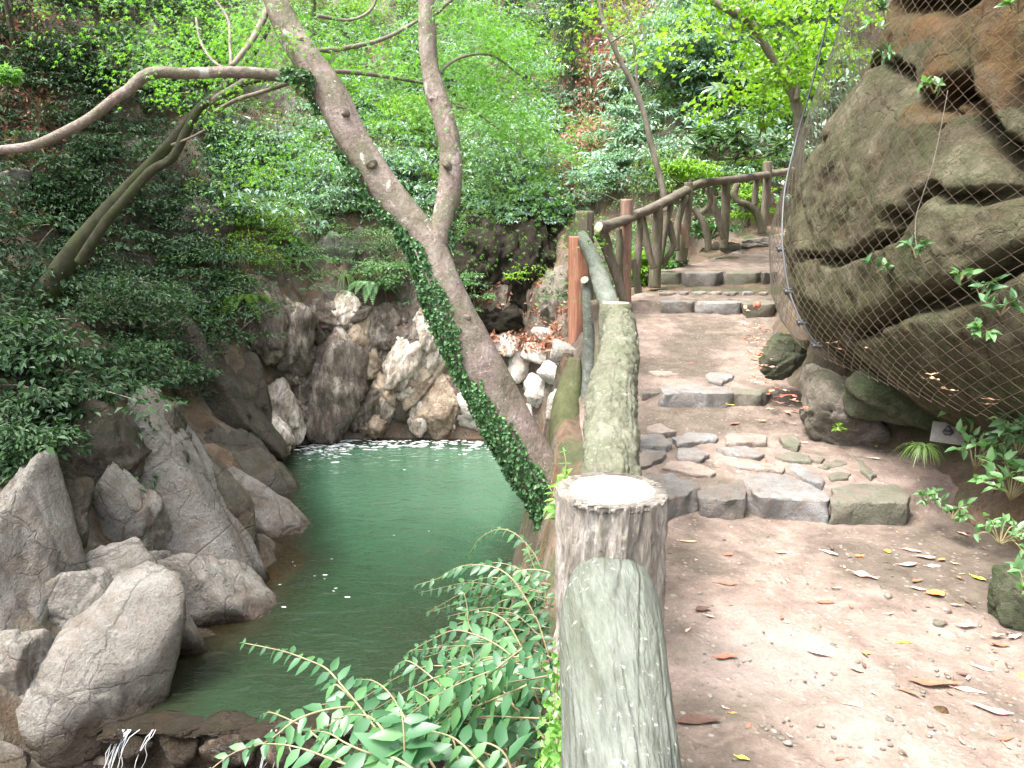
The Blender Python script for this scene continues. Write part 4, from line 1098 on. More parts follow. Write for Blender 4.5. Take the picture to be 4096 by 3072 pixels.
# chain link netting draped over the rock
cell = .056
def nethull(phi, z):
    p = hull(phi, z, 1.0)
    w = .035 * fbm(p * 1.3 + 7, 3, 81)
    o_ = nrm(np.stack([p[..., 0] - HC[0], p[..., 1] - HC[1], p[..., 2] * 0], -1))
    return p + o_ * (w + .012)[..., None], o_
pf = np.linspace(R(70), R(265), 4000); hp = hull(pf, np.full(4000, 1.5))
arc = np.concatenate([[0], np.cumsum(np.linalg.norm(np.diff(hp, axis=0), axis=1))])
nw = int(arc[-1] / cell)
net = thing('wire_netting', 'rusty chain link rockfall netting stretched over the big rock', 'netting', (4.6, 4.4, .7))
zz = np.arange(.70, 4.5, cell * .62)
mb, mb2 = MB(), MB()
for k in range(nw):
    s_ = (k + .5 + .5 * np.where((np.arange(len(zz)) + k) % 2 == 0, -1, 1)) * cell
    phi = np.interp(s_ + zz * .12, arc, pf)
    pts, o_ = nethull(phi, zz + .02 * np.sin(phi * 3))
    pts = pts + o_ * (np.where((np.arange(len(zz)) + k) % 2 == 0, .003, -.003))[:, None]
    n = len(pts); sides = 3
    T_ = nrm(np.gradient(pts, axis=0)); B_ = nrm(np.cross(T_, o_)); r_ = .0018
    V = np.stack([pts + r_ * (math.cos(a) * o_ + math.sin(a) * B_) for a in (0, 2.094, 4.189)], 1).reshape(-1, 3)
    i, j = np.meshgrid(np.arange(n - 1), np.arange(3), indexing='ij'); j2 = (j + 1) % 3
    (mb if pts[n // 2, 1] < 5.4 else mb2).add(V, np.stack([i * 3 + j, i * 3 + j2, (i + 1) * 3 + j2, (i + 1) * 3 + j], -1).reshape(-1, 4))
mb.build('mesh_panel', M['wire'], net)
mb2.build('mesh_panel', M['wire_grey'], net)['label'] = 'greyer netting around the far side of the rock'
cab = thing('steel_cable', 'grey steel cable running down the left edge of the netting with clamps', 'cable', on_hull(805, 330))
cp = [on_hull(u, v, 1.0) for u, v in A4([(370, 60), (345, 180), (295, 380), (222, 640), (180, 830), (168, 1000), (172, 1110), (200, 1290), (258, 1430), (325, 1535)])]
cp = [p + nrm(np.append(p[:2] - HC, 0)) * .03 for p in cp]
obj('cable', *tube(cp, .007, 10, 160, amp=.0015, freq=(4, 60), seed=2), M['steel'], cab)
for k, (x, y) in enumerate([(168, 1105), (200, 1292), (258, 1430), (325, 1532)]):
    p = on_hull(*A4([(x, y)])[0]); o_ = nrm(np.append(p[:2] - HC, 0)); p = p + o_ * .035
    mb = MB()
    mb.add(*tube([p + [-.03, .0, .005], p + [.03, 0, -.005]], [.014, .014], 10, 5))
    for s_ in (-1, 1):
        mb.add(*tube([p + [s_ * .018, 0, -.02], p + [s_ * .018, 0, .02] + o_ * .012], [.007, .007], 8, 4))
        mb.add(*tube([p + [s_ * .018, 0, .014] + o_ * .01, p + [s_ * .018, 0, .022] + o_ * .012], [.012, .012], 6, 3))
    mb.build('clamp', M['steel'], cab)
p = on_hull(*A4([(183, 808)])[0]); o_ = nrm(np.append(p[:2] - HC, 0)); p = p + o_ * .05
Vt, Ft = rock(p, (.014, .006, .02), 3, sub=2, rough=.02, box=.7)
obj('tag', Vt, Ft, M['white_tag'], cab)

mound = [('smooth grey brown mound of rock under the overhang', 838, 416, 92, 74, 28, 4.95, 'rock_mound', dict(sub=5, planes=14, grow=1.1, rough=.09, box=.7, soft=9, dep=1)),
         ('green mossy boulder wedged at the foot of the netted rock', 786, 350, 40, 46, 24, 5.7, 'rock_moss', dict(rough=.06)),
         ('dark mossy rock in the hollow below the netting', 905, 395, 110, 60, 12, 4.6, 'rock_moss', dict(rough=.06)),
         ('mossy lump of earth and rock at the right picture edge', 1020, 605, 60, 80, 0, 2.75, 'rock_moss', dict(rough=.06))]
for lab, u, v, w, h, roll, y, m, kw in mound:
    px_rock(lab, u, v, w, h, roll, m, y=y, sink=0, **kw)

for lab, u, v, y, sz, ax in [('pale square anchor plate lying on the bank at the path edge', 948, 433, 4.15, .085, (-.25, -.42, .86)),
                         ('dark grey anchor plate hanging under the netting', 951, 384, 4.2, .095, (-.2, -.95, .2))]:
    p = P(u, v, y); n_ = nrm(np.array(ax)); a = nrm(np.cross(n_, [.5, .8, .35])); b = np.cross(n_, a)
    t = thing('anchor_plate', lab, 'metal plate', p)
    V = np.array([p + sz * (i_ * a + j_ * b) + k_ * n_ for k_ in (-.004, .004) for i_, j_ in ((-1, -1), (1, -1), (1, 1), (-1, 1))])
    F = np.array([(0, 3, 2, 1), (4, 5, 6, 7), (0, 1, 5, 4), (1, 2, 6, 5), (2, 3, 7, 6), (3, 0, 4, 7)])
    obj('plate', V, F, M['plate'], t, smooth=False)
    mb = MB(); mb.add(*tube([p + n_ * .004, p + n_ * .02], [.03, .026], 6, 3)); mb.add(*tube([p + n_ * .018, p + n_ * .05], [.012, .012], 10, 3))
    mb.build('bolt', M['steel'], t)

# ------------------------------------------------------------------ trees
def limb(parent, name, pts, mat, sides=28, amp=.006, seed=1, label=None, n=None, freq=(6, 3)):
    V, F = ptube(None, pts, sides, n or 10 * len(pts), amp=amp, freq=freq, seed=seed)
    o = obj(name, V, F, M[mat], parent)
    if label: o['label'] = label
    return o
maple = thing('leaning_maple', 'forked maple with pinkish bark leaning out over the pool, ivy on its lower trunk', 'tree', P(566, 512, 5.5))
TR = [(572, 530, 5.4, 62), (558, 499, 5.5, 54), (533, 465, 5.5, 49), (507, 419, 5.5, 48), (483, 372, 5.5, 47), (459, 326, 5.52, 45), (441, 284, 5.55, 41), (430, 250, 5.6, 37), (411, 222, 5.62, 33), (381, 185, 5.66, 33),
      (352, 139, 5.7, 33), (332, 97, 5.75, 34), (308, 60, 5.8, 30), (289, 30, 5.85, 27), (276, 0, 5.9, 25), (255, -60, 6.0, 20), (225, -150, 6.1, 13)]
limb(maple, 'trunk', TR, 'maple_bark', 72, .014, 3, n=320, freq=(8, 2.6))
limb(maple, 'limb', [(436, 262, 5.58, 26), (440, 232, 5.6, 22), (447, 205, 5.65, 24), (451, 175, 5.7, 23.5), (450, 150, 5.75, 23), (444, 120, 5.8, 22), (435, 90, 5.85, 21), (429, 60, 5.9, 17), (427, 30, 5.95, 17), (426, 0, 6, 16), (424, -60, 6.1, 14), (430, -160, 6.3, 9)],
     'maple_bark', 48, .009, 5, 'right hand fork with pale lichen patches', n=150)
limb(maple, 'branch', [(318, 84, 5.72, 16), (296, 78, 5.65, 13), (265, 74, 5.6, 11.5), (231, 72, 5.5, 11), (200, 73, 5.45, 11), (180, 73.5, 5.4, 11), (158, 72, 5.35, 11.5), (143, 77, 5.3, 11.5), (128, 90, 5.25, 10.5), (116, 98, 5.2, 10.5), (92, 117, 5.15, 10), (69, 130, 5.1, 10), (46, 141, 5.05, 9.5), (28, 147, 5, 9.5), (0, 150, 4.95, 9), (-40, 152, 4.9, 8)],
     'maple_bark', 24, .0025, 7, 'long bent bare branch reaching to the left picture edge', n=170)
for k, pts in enumerate([
    [(310, 52, 5.9, 6), (345, 48, 6.1, 5), (380, 40, 6.3, 4), (405, 28, 6.5, 3.5), (425, 16, 6.6, 2.5)],
    [(318, 72, 5.9, 5), (350, 72, 6.1, 4.5), (395, 78, 6.4, 3.5), (430, 85, 6.7, 2.5), (455, 92, 6.9, 1.5)],
    [(318, 16, 6.0, 4), (350, 20, 6.2, 3), (372, 8, 6.3, 3), (380, -20, 6.4, 2.5)],
    [(232, 73, 5.5, 4), (230, 45, 5.6, 3), (228, 20, 5.7, 3), (212, -5, 5.8, 2.5)],
    [(232, 66, 5.5, 4.5), (252, 40, 5.7, 6), (266, 12, 5.9, 7), (275, -15, 6, 7)],
    [(230, 72, 5.55, 3), (212, 60, 5.7, 3), (200, 40, 5.9, 2.5), (196, 18, 6.1, 2)],
    [(293, 82, 5.7, 4), (262, 92, 5.9, 4), (236, 100, 6.2, 4), (215, 112, 6.6, 4)],
    [(430, 85, 5.9, 4), (455, 60, 6.1, 3), (490, 55, 6.4, 2.5), (520, 75, 6.7, 1.5)],
    [(440, 105, 5.85, 3), (470, 110, 6.1, 2.5), (500, 130, 6.5, 1.5)],
    [(428, 20, 5.95, 5), (460, -5, 6.2, 4), (500, -10, 6.6, 3)]]):
    limb(maple, 'branch', pts, 'twig', 12, .001, 20 + k)

def spray(c, d, length, n, L, g, droop=.35, kind='maple', fan=.42):
    """A flat layered spray of leaves on one twig."""
    d = nrm(np.asarray(d, float)); side = nrm(np.cross(d, [0, 0, 1])); upv = np.cross(side, d)
    t = g.uniform(0, 1, n) ** .8
    lat = g.normal(size=n) * fan * length * (.35 + .65 * np.sin(np.pi * np.clip(t * .85 + .1, 0, 1)))
    p = np.asarray(c) + np.outer(t * length, d) + np.outer(lat, side) + np.outer(g.normal(size=n) * .025, upv)
    p[:, 2] -= droop * (t * length) ** 2 + .25 * np.abs(lat) ** 1.5
    D = d * .8 + np.outer(np.sign(lat), side) * .7 + g.normal(size=(n, 3)) * .3; D[:, 2] -= .35
    N = np.array([0, 0, 1.0]) + g.normal(size=(n, 3)) * .35 - .25 * d
    return leaves(p, D, N, L * g.uniform(.6, 1.2, n), L * g.uniform(.8, 1.3, n), kind, droop=.2)
g = np.random.default_rng(77)
mb = MB()
for (u0, u1, v0, v1, y0, y1, cnt, dx) in [(195, 310, -12, 46, 5.4, 7.5, 20, -.6), (440, 500, -10, 120, 6.0, 7.6, 44, .9), (305, 440, -14, 60, 6.2, 8, 34, .3), (288, 325, 95, 150, 6.0, 6.8, 7, -.2),
                                          (370, 430, 60, 110, 6.3, 7.5, 9, .4), (465, 505, 90, 185, 6.2, 7.2, 16, .6), (-60, 560, -260, -20, 4.8, 8.5, 70, .1)]:
    for k in range(cnt):
        u, v, y = g.uniform(u0, u1), g.uniform(v0, v1), g.uniform(y0, y1)
        d = np.array([dx + g.normal() * .5, g.normal() * .5 - .1, -.25 + g.normal() * .15])
        mb.add(*spray(P(u, v, y), d, g.uniform(.45, .95), int(g.uniform(80, 150)), .046, g, droop=.5))
mb.build('crown', M['leaf_maple'], maple, smooth=False)

for k, (u, v, y, du, dv) in enumerate([(434, 100, 5.78, -8, -4), (345, 112, 5.6, -5, 5), (372, 165, 5.56, 3, 4), (447, 165, 5.6, -4, 3), (300, 40, 5.74, 5, -3), (466, 318, 5.4, 8, -2)]):
    a_ = P(u, v, y); e_ = P(u + du * .5, v + dv * .5, y - .02)
    o = solid('knot', [a_, (a_ + e_) / 2, e_], [.045, .026, .012], 'maple_bark', maple, sides=20, n=14, amp=.006, seed=140 + k)
# ivy on the trunk: leaves standing off the bark, on its left and lower side
def ivy_on(pts, n, side_bias, L, g, vmin, vmax, clump=3.2):
    S_, D_, C_, r_ = tube([P(u, v, y) for u, v, y, w in pts], [w * mpp(P(u, v, y)) / 2 for u, v, y, w in pts], 40, 260, retsurf=True)
    a = g.integers(0, S_.shape[0], n * 6); b = g.integers(0, 40, n * 6)
    p, nn = S_[a, b], D_[a, b]
    vv = 384 - FPX * ((p - [0, 0, EYE]) @ UP) / ((p - [0, 0, EYE]) @ FW)
    w = side_bias(nn, vv) + .55 * fbm(p * clump, 3, 5)
    ok = (w > 0) & (vv > vmin) & (vv < vmax) & (nn[:, 1] < .5)
    p, nn = p[ok][:n], nn[ok][:n]
    k = len(p)
    D = g.normal(size=(k, 3)) * .7 + [0, 0, -.7]
    return leaves(p + nn * g.uniform(.002, .035, k)[:, None], D, nn + g.normal(size=(k, 3)) * .35 + [0, 0, .4], L * g.uniform(.6, 1.3, k), L * g.uniform(.6, 1.1, k), 'round', droop=.1)
ivy = thing('climbing_ivy', 'dark small leaved ivy climbing the left side of the leaning maple trunk', 'ivy', P(560, 505, 5.45))
mb = MB()
mb.add(*ivy_on(TR[:9], 4200, lambda n, v: -n[:, 0] * .8 - .1 * n[:, 1] - .3 * n[:, 2] - .14 + .3 * ss(380, 440, v) - .3 * ss(300, 260, v), .032, g, 225, 530))
mb.add(*ivy_on(TR[7:14], 800, lambda n, v: -n[:, 0] * .7 - .4 * n[:, 2] - .62, .03, g, 90, 260, 2.6))
mb.add(*ivy_on([(310, 84, 5.7, 16), (296, 80, 5.65, 14), (280, 78, 5.62, 12)], 260, lambda n, v: n[:, 2] * .2 + .2, .034, g, 0, 200))
mb.add(*ivy_on([(436, 262, 5.58, 26), (440, 232, 5.6, 22), (447, 205, 5.65, 21)], 120, lambda n, v: n[:, 0] * .8 - .55, .03, g, 0, 300))
mb.build('foliage', M['leaf_ivy'], ivy, smooth=False)
obj('vine', *ptube(None, [(548, 500, 5.38, 4), (520, 455, 5.35, 4), (480, 395, 5.35, 4), (452, 340, 5.37, 3), (432, 290, 5.4, 3), (415, 250, 5.45, 2)], 8, 60, amp=.004, seed=4), M['twig'], ivy)

moss = thing('mossy_tree', 'dark moss covered tree with two leaning stems on the left slope', 'tree', P(100, 215, 10.5))
limb(moss, 'trunk', [(40, 300, 10.9, 22.4), (75, 250, 10.7, 19.8), (96, 225, 10.6, 17.2), (122, 195, 10.5, 14.5), (150, 165, 10.4, 11.2), (175, 138, 10.3, 9.9), (196, 112, 10.2, 8.6), (214, 96, 10.2, 7.3), (240, 70, 10.2, 5.9), (262, 40, 10.2, 5.3), (280, 0, 10.3, 4.6)], 'moss_bark', 24, .012, 31)
limb(moss, 'trunk', [(80, 262, 10.5, 10.6), (104, 225, 10.3, 9.9), (120, 205, 10.2, 9.2), (150, 172, 10.1, 8.6), (172, 158, 10, 8.2), (186, 132, 9.9, 8.6), (200, 108, 9.8, 7.9), (216, 96, 9.8, 5.9), (240, 86, 9.8, 4.6), (262, 80, 9.8, 4.0), (290, 80, 9.8, 2.6)], 'moss_bark', 24, .01, 32)
limb(moss, 'branch', [(206, 105, 9.85, 7), (226, 92, 9.7, 6), (248, 78, 9.6, 5), (256, 70, 9.6, 4)], 'twig', 12, .003, 33)
limb(moss, 'branch', [(172, 145, 10.0, 3), (190, 138, 9.8, 2.5), (205, 130, 9.7, 2)], 'twig', 10, .001, 34)
g = np.random.default_rng(5)
mb = MB()
for k in range(46):
    u, v = g.uniform(120, 300), g.uniform(-60, 60)
    mb.add(*spray(P(u, v, g.uniform(9, 11.5)), [g.normal(), g.normal() - .4, -.3], g.uniform(.6, 1.0), 70, .075, g))
mb.build('crown', M['leaf_mid'], moss, smooth=False)

B3 = lambda pts, y: [(525 + x / 8.04, yy / 8.04, y, w / 8.04) for x, yy, w in pts]
sap = thing('slender_sapling', 'thin bare grey sapling leaning left behind the far railing', 'tree', P(664, 192, 11.6))
limb(sap, 'trunk', B3([(590, -90, 28), (600, 0, 32), (620, 130, 34), (660, 250, 36), (720, 390, 38), (780, 520, 40), (870, 680, 44), (940, 860, 46), (980, 1000, 46), (1010, 1150, 48), (1060, 1330, 50), (1115, 1560, 54), (1130, 1700, 58)], 11.6), 'twig', 16, .002, 41)
limb(sap, 'branch', B3([(930, 800, 26), (905, 690, 22), (890, 520, 22), (875, 330, 20), (850, 180, 18), (760, 0, 14), (740, -60, 12)], 11.7), 'twig', 10, .001, 42)
limb(sap, 'branch', B3([(690, 340, 18), (740, 310, 14), (800, 275, 10)], 11.5), 'twig', 8, .001, 43)
mb = MB()
for k in range(16):
    mb.add(*spray(P(g.uniform(560, 640), g.uniform(-40, 16), g.uniform(10.5, 12.5)), [g.normal(), g.normal(), -.2], .6, 45, .09, g))
mb.build('crown', M['leaf_lime'], sap, smooth=False)
sap2 = thing('grey_sapling', 'pale grey forked young tree bending left beside the netted rock', 'tree', P(802, 255, 8.7))
limb(sap2, 'trunk', B3([(1380, -110, 40), (1500, 0, 52), (1620, 70, 58), (1780, 160, 66), (1880, 280, 66), (1960, 420, 66), (2040, 560, 68), (2110, 680, 72), (2165, 780, 76), (2195, 900, 78), (2200, 1050, 80), (2215, 1500, 84), (2230, 2050, 92)], 8.7), 'twig', 18, .003, 44)
limb(sap2, 'branch', B3([(1780, 155, 34), (1800, 90, 28), (1840, 0, 24), (1860, -60, 20)], 8.65), 'twig', 10, .001, 45)
limb(sap2, 'branch', B3([(1720, 120, 26), (1735, 60, 20), (1755, 0, 16)], 8.65), 'twig', 10, .001, 46)
limb(sap2, 'branch', B3([(2185, 800, 44), (2185, 680, 36), (2160, 600, 30), (2080, 500, 26), (2140, 420, 22), (2210, 330, 18)], 8.6), 'twig', 10, .001, 47)
limb(sap2, 'branch', B3([(1890, 350, 22), (1800, 280, 18), (1680, 230, 14), (1650, 150, 10)], 8.6), 'twig', 8, .001, 48)
mb = MB()
for k in range(60):
    u, v = (g.uniform(690, 850), g.uniform(-60, 60)) if k < 48 else (g.uniform(740, 800), g.uniform(60, 95))
    mb.add(*spray(P(u, v, g.uniform(8.2, 10.5)), [g.normal(), g.normal() - .3, -.25], g.uniform(.45, .8), 46, .07, g, kind='round'))
mb.build('crown', M['leaf_lime'], sap2, smooth=False)
p = hit(571, 86)
ivt = thing('ivy_covered_tree', 'upright tree trunk wrapped in ivy on the far hillside beside the leaf covered gully', 'tree', p)
obj('trunk', *tube([p + [0, 0, -.3], p + [-.1, 0, 2], p + [.05, 0, 5]], [.16, .14, .12], 14, 30, amp=.02, seed=4), M['moss_bark'], ivt)
mb = MB()
for k in range(60):
    t = g.uniform(0, 1); a = g.uniform(0, 6.28)
    mb.add(*pad(p + [.22 * math.cos(a), .22 * math.sin(a), .2 + 4.2 * t], .25, 40, .09, flat=.9, g=g))
mb.build('foliage', M['leaf_ivy'], ivt, smooth=False)
for lab, u, v, y, hgt, lean, r_ in [('dark slim trunk on the shaded slope at upper left', 178, 60, 14, 6, .1, .09), ('thin dark stem near the top left corner', 22, 60, 12, 5, -.3, .05), ('thin dark trunk standing on the hillside behind the maple fork', 315, 60, 17, 6, .15, .08)]:
    p = hit(u, v + 30)
    t = thing('slim_tree', lab, 'tree', p)
    obj('trunk', *tube([p + [0, 0, -.3], p + [lean * .5, 0, hgt * .4], p + [lean * 2, 0, hgt]], [r_, r_ * .85, r_ * .5], 12, 30, amp=.01, seed=int(u)), M['moss_bark'], t)
    mb = MB()
    for k in range(26):
        mb.add(*spray(p + [lean * 2 + g.normal() * .9, g.normal() * .9, hgt * .75 + g.normal() * .6], [g.normal(), g.normal(), -.2], .8, 60, .1, g))
    mb.build('crown', M['leaf_dark'], t, smooth=False)

# canopy trees whose crowns roof the gorge out of the picture and shade the rock and the left bank
for lab, (x, y, z), (cx, cy, cz), (rx, ry, rz), n in [
    ('broad evergreen roofing the big netted rock', (7.2, 6.5, 4.2), (4.6, 4.0, 8.2), (2.6, 4.0, 1.0), 150),
    ('dense evergreen shading the left bank', (-13, 11, 4.5), (-9.0, 10.5, 9.6), (4.0, 5.0, 1.2), 280)]:
    t = thing('canopy_tree', lab, 'tree', (x, y, z))
    top = np.array([cx, cy, cz])
    obj('trunk', *tube([np.array([x, y, z - .8]), np.array([x, y, z + 2.0]), np.array([x * .7 + cx * .3, y * .7 + cy * .3, cz - .6]), top], [.25, .21, .16, .06], 16, 50, amp=.02, seed=9), M['moss_bark'], t)
    mb = MB()
    for k in range(n):
        q = g.normal(size=3); q /= np.linalg.norm(q); q *= g.uniform(.2, 1) ** .5
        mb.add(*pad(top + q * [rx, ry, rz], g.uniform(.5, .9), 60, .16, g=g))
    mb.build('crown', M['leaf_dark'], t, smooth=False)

# ------------------------------------------------------------------ shrubs one can tell apart
def shrub(label, u, v, w, h, mat, L=.09, n=22, per=60, name='shrub', cat='shrub', pr=.3, leaf='rhomb', wr=.5, flat=.4, lift=.5, y=None, seed=None, jit=.4):
    g = np.random.default_rng(abs(int(seed or u * 31 + v)))
    b = hit(u, v + h * .42) if y is None else P(u, v + h * .42, y)
    s = mpp(b); rw, rh = w * s / 2, h * s / 2
    c = b + np.array([0, -.25 * rw, rh * .85])
    t = thing(name, label, cat, b)
    mb, st = MB(), MB()
    for k in range(n):
        q = nrm(g.normal(size=3)); q[1] = -abs(q[1]) * .7 if g.random() < .75 else q[1]
        q = q * g.uniform(.35, .95) ** .5
        pc_ = c + q * np.array([rw * .85, rw * .7, rh * .85])
        r_ = pr * rw * g.uniform(.7, 1.3)
        mb.add(*pad(pc_, r_, per, L, flat=flat, g=g, wr=wr, kind=leaf, facing=np.array([0, -.25, lift]), jit=jit))
        if k % 2 == 0:
            mid = (b + pc_) / 2 + g.normal(size=3) * .1 * rw + [0, 0, .1 * rh]
            st.add(*tube([b + g.normal(size=3) * .04, mid, pc_], [.018 * rw + .006, .013 * rw + .004, .004], 6, 9))
    st.build('stems', M['twig'], t)
    mb.build('foliage', M[mat], t, smooth=False)
    return t
def whorls(label, u, v, w, h, n, L, y=None, name='evergreen_shrub', mat='leaf_gloss'):
    g = np.random.default_rng(abs(int(u + v * 17)))
    b = hit(u, v + h * .4) if y is None else P(u, v + h * .4, y)
    s = mpp(b); rw, rh = w * s / 2, h * s / 2
    t = thing(name, label, 'shrub', b)
    mb, st = MB(), MB()
    for k in range(n):
        c = b + np.array([g.uniform(-1, 1) * rw, g.uniform(-.9, .2) * rw * .6, rh * g.uniform(.3, 2.0)])
        ax = nrm(np.array([g.normal() * .4, -.35 + g.normal() * .3, 1]))
        m = 9; a = np.linspace(0, 6.28, m, endpoint=False) + g.uniform(0, 1)
        e1 = nrm(np.cross(ax, [.3, .8, .1])); e2 = np.cross(ax, e1)
        D = np.outer(np.cos(a), e1) + np.outer(np.sin(a), e2) + ax * g.uniform(-.1, .55, m)[:, None]
        mb.add(*leaves(c + D * .02, D, ax + D * .2 + g.normal(size=(m, 3)) * .15, L * g.uniform(.75, 1.2, m), L * .32, 'lance', droop=.25))
        st.add(*tube([b, (b + c) / 2 + g.normal(size=3) * .08, c], [.02, .014, .006], 6, 9))
    st.build('stems', M['twig'], t); mb.build('foliage', M[mat], t, smooth=True)
def fern(label, u, v, n, ln, mat='leaf_mid', y=None, seed=1, name='fern', off=.05):
    g = np.random.default_rng(abs(int(seed)))
    b = hit(u, v) if y is None else P(u, v, y)
    b = b + np.array([0, -off, .02])
    t = thing(name, label, 'fern', b)
    for k in range(n):
        a = g.uniform(-3.6, .5); l = ln * g.uniform(.7, 1.15)
        d = np.array([math.cos(a), math.sin(a), g.uniform(.4, .9)])
        tt = np.linspace(0, 1, 22)[:, None]
        C = b + tt * l * d - np.array([0, 0, 1]) * (tt ** 2) * l * 1.0
        T_ = nrm(np.gradient(C, axis=0)); sd_ = nrm(np.cross(T_, [0, 0, 1])); N_ = np.cross(sd_, T_)
        w_ = (l * .17 * np.sin(np.pi * np.clip(tt * .9 + .08, 0, 1)) + .01)[2:, 0]
        mb = MB(); mb.add(*tube(C[::3], .004, 5, 9))
        for s_ in (-1, 1):
            mb.add(*leaves(C[2:], s_ * sd_[2:] + T_[2:] * .35, N_[2:], w_, np.full(20, l * .05), 'rhomb', droop=.2, fold=.1))
        mb.build('frond', M[mat], t, smooth=False)
def tuft(label, u, v, n, ln, seed=1, y=None, mat='grass', name='grass_tuft'):
    g = np.random.default_rng(abs(int(seed)))
    b = (hit(u, v) if y is None else P(u, v, y)) + np.array([0, -.05, .03])
    mb = MB()
    for k in range(n):
        a = g.uniform(0, 6.28); l = ln * g.uniform(.6, 1.2); sp = g.uniform(.3, 1)
        d = np.array([math.cos(a) * sp, math.sin(a) * sp, 0])
        tt = np.linspace(0, 1, 6)[:, None]
        C = b + d * tt * l + np.array([0, 0, 1]) * (tt * .9 - tt ** 2 * 1.25) * l
        sd_ = np.array([-math.sin(a), math.cos(a), 0]); w_ = (.006 + .004 * ln) * (1 - tt * .9)
        V = np.concatenate([C - sd_ * w_, C + sd_ * w_])
        mb.add(V, np.array([(i, i + 1, 7 + i, 6 + i) for i in range(5)]))
    return tag(mb.build(name, M[mat], None, True, origin=b), label, 'grass')

shrub('pale mint green layered shrub right of the maple fork', 515, 150, 120, 95, 'leaf_mint', L=.12, n=34, per=70)
shrub('pale green shrub spreading below the mint layered shrub', 560, 195, 100, 50, 'leaf_mint', L=.11, n=24, per=60)
shrub('bright yellowish green shrub between the two maple forks', 405, 118, 70, 52, 'leaf_lime', L=.13, n=22, per=50, leaf='lance', wr=.35)
shrub('fresh green shrub below the yellowish one, seen through the maple fork', 400, 160, 80, 55, 'leaf_mint', L=.1, n=22)
shrub('blue green broadleaf shrub on the cliff left of the maple trunk', 330, 185, 95, 70, 'leaf_mint', L=.1, n=30, per=60)
shrub('hanging pale shrub at the left edge of the bright cliff', 240, 150, 70, 95, 'leaf_mid', L=.1, n=26, flat=.8)
shrub('rounded sea green shrub beside the leaf covered gully', 625, 130, 70, 70, 'leaf_mint', L=.12, n=24)
shrub('silvery green bush filling the slope right of the sapling', 680, 55, 110, 85, 'leaf_mint', L=.13, n=40, per=70)
shrub('small sea green bush left of the thin sapling foot', 610, 170, 60, 40, 'leaf_mint', L=.1, n=16)
shrub('dark bush above the dark hollow on the right hillside', 705, 85, 60, 40, 'leaf_dark', L=.13, n=16)
shrub('lime green low bush just above the far handrail', 685, 172, 75, 26, 'leaf_lime', L=.09, n=16, y=13.0)
shrub('sparse lime leaved twigs in front of the grey sapling', 762, 115, 55, 40, 'leaf_lime', L=.09, n=9, per=26, y=10.0)
shrub('mint green bush hanging over the dark cliff block', 530, 215, 80, 36, 'leaf_mint', L=.1, n=22, per=60)
shrub('fine feathery dark green bush above the tan block cliff', 385, 275, 70, 38, 'leaf_mid', L=.08, n=22, per=70)
shrub('leafy twigs hanging over the dark cliff right of the trunk', 520, 272, 70, 26, 'leaf_lime', L=.09, n=8, per=24, flat=.2)
shrub('grey green bush in the hollow right of the leaning trunk', 475, 295, 50, 55, 'leaf_mid', L=.08, n=16)
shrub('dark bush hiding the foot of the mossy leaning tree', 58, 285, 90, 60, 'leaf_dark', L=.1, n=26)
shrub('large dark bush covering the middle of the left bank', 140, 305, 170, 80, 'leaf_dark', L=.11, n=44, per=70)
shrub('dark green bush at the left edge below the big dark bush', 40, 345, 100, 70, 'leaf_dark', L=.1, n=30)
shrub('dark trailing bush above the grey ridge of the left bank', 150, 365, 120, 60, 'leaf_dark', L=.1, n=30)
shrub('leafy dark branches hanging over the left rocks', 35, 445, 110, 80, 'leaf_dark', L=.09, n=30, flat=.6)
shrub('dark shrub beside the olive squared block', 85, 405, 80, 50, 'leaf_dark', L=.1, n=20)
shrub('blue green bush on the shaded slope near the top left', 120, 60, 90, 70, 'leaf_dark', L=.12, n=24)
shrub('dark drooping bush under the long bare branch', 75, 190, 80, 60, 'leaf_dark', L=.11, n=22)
shrub('vivid green maple twig tips at the left picture edge', 14, 76, 34, 24, 'leaf_maple', L=.06, n=8, per=40, leaf='maple', wr=1.1, y=6.0)
whorls('glossy evergreen with whorled leaves above the handrail', 715, 148, 60, 30, 15, .26, y=11.2)
whorls('dark glossy evergreen with big whorled leaves beside the grey sapling', 748, 92, 70, 36, 16, .28, y=11.5)
whorls('low glossy evergreen behind the last railing post', 752, 150, 60, 20, 10, .22, y=12.8)
for k, (lab, u, v, w, h, y) in enumerate([('bright green bush seen through the last gaps of the railing', 748, 205, 60, 50, 15.5), ('green bush behind the antler shaped balusters', 706, 220, 60, 50, 12.8),
                                       ('low green bush behind the reddish post', 640, 270, 50, 46, 10.2), ('small leafy plant at the foot of the dark post', 668, 262, 34, 40, 10.8)]):
    shrub(lab, u, v, w, h, 'leaf_mid' if k % 2 else 'leaf_lime', L=.09, n=18, y=y)
fern('bright yellow green fern at the left end of the wet cliff', 246, 300, 16, .85, 'leaf_lime', seed=2)
fern('fern hanging on the cliff above the glistening rock', 228, 275, 12, .7, 'leaf_lime', seed=3)
fern('dark green fern over the knob of grey rock', 372, 288, 14, .8, 'leaf_mid', seed=4)
fern('fern growing out of the cliff under the maple branch', 285, 240, 12, .7, 'leaf_mid', seed=5)
fern('small fern above the brown wet rock face', 300, 262, 10, .5, 'leaf_mid', seed=6)
tuft('spiky pale grass tuft on the cliff left of the trunk', 345, 281, 110, .8, 1)
tuft('drooping grass tuft high on the cliff', 340, 236, 90, .7, 2)
tuft('long grass tuft hanging beside the dark cliff stain', 276, 142, 80, .9, 3)
tuft('thin grass tuft on the ledge above the yellow fern', 262, 262, 80, .6, 4)
tuft('grass tuft on the right bank below the anchor plate', 918, 452, 120, .16, 5, y=4.0)

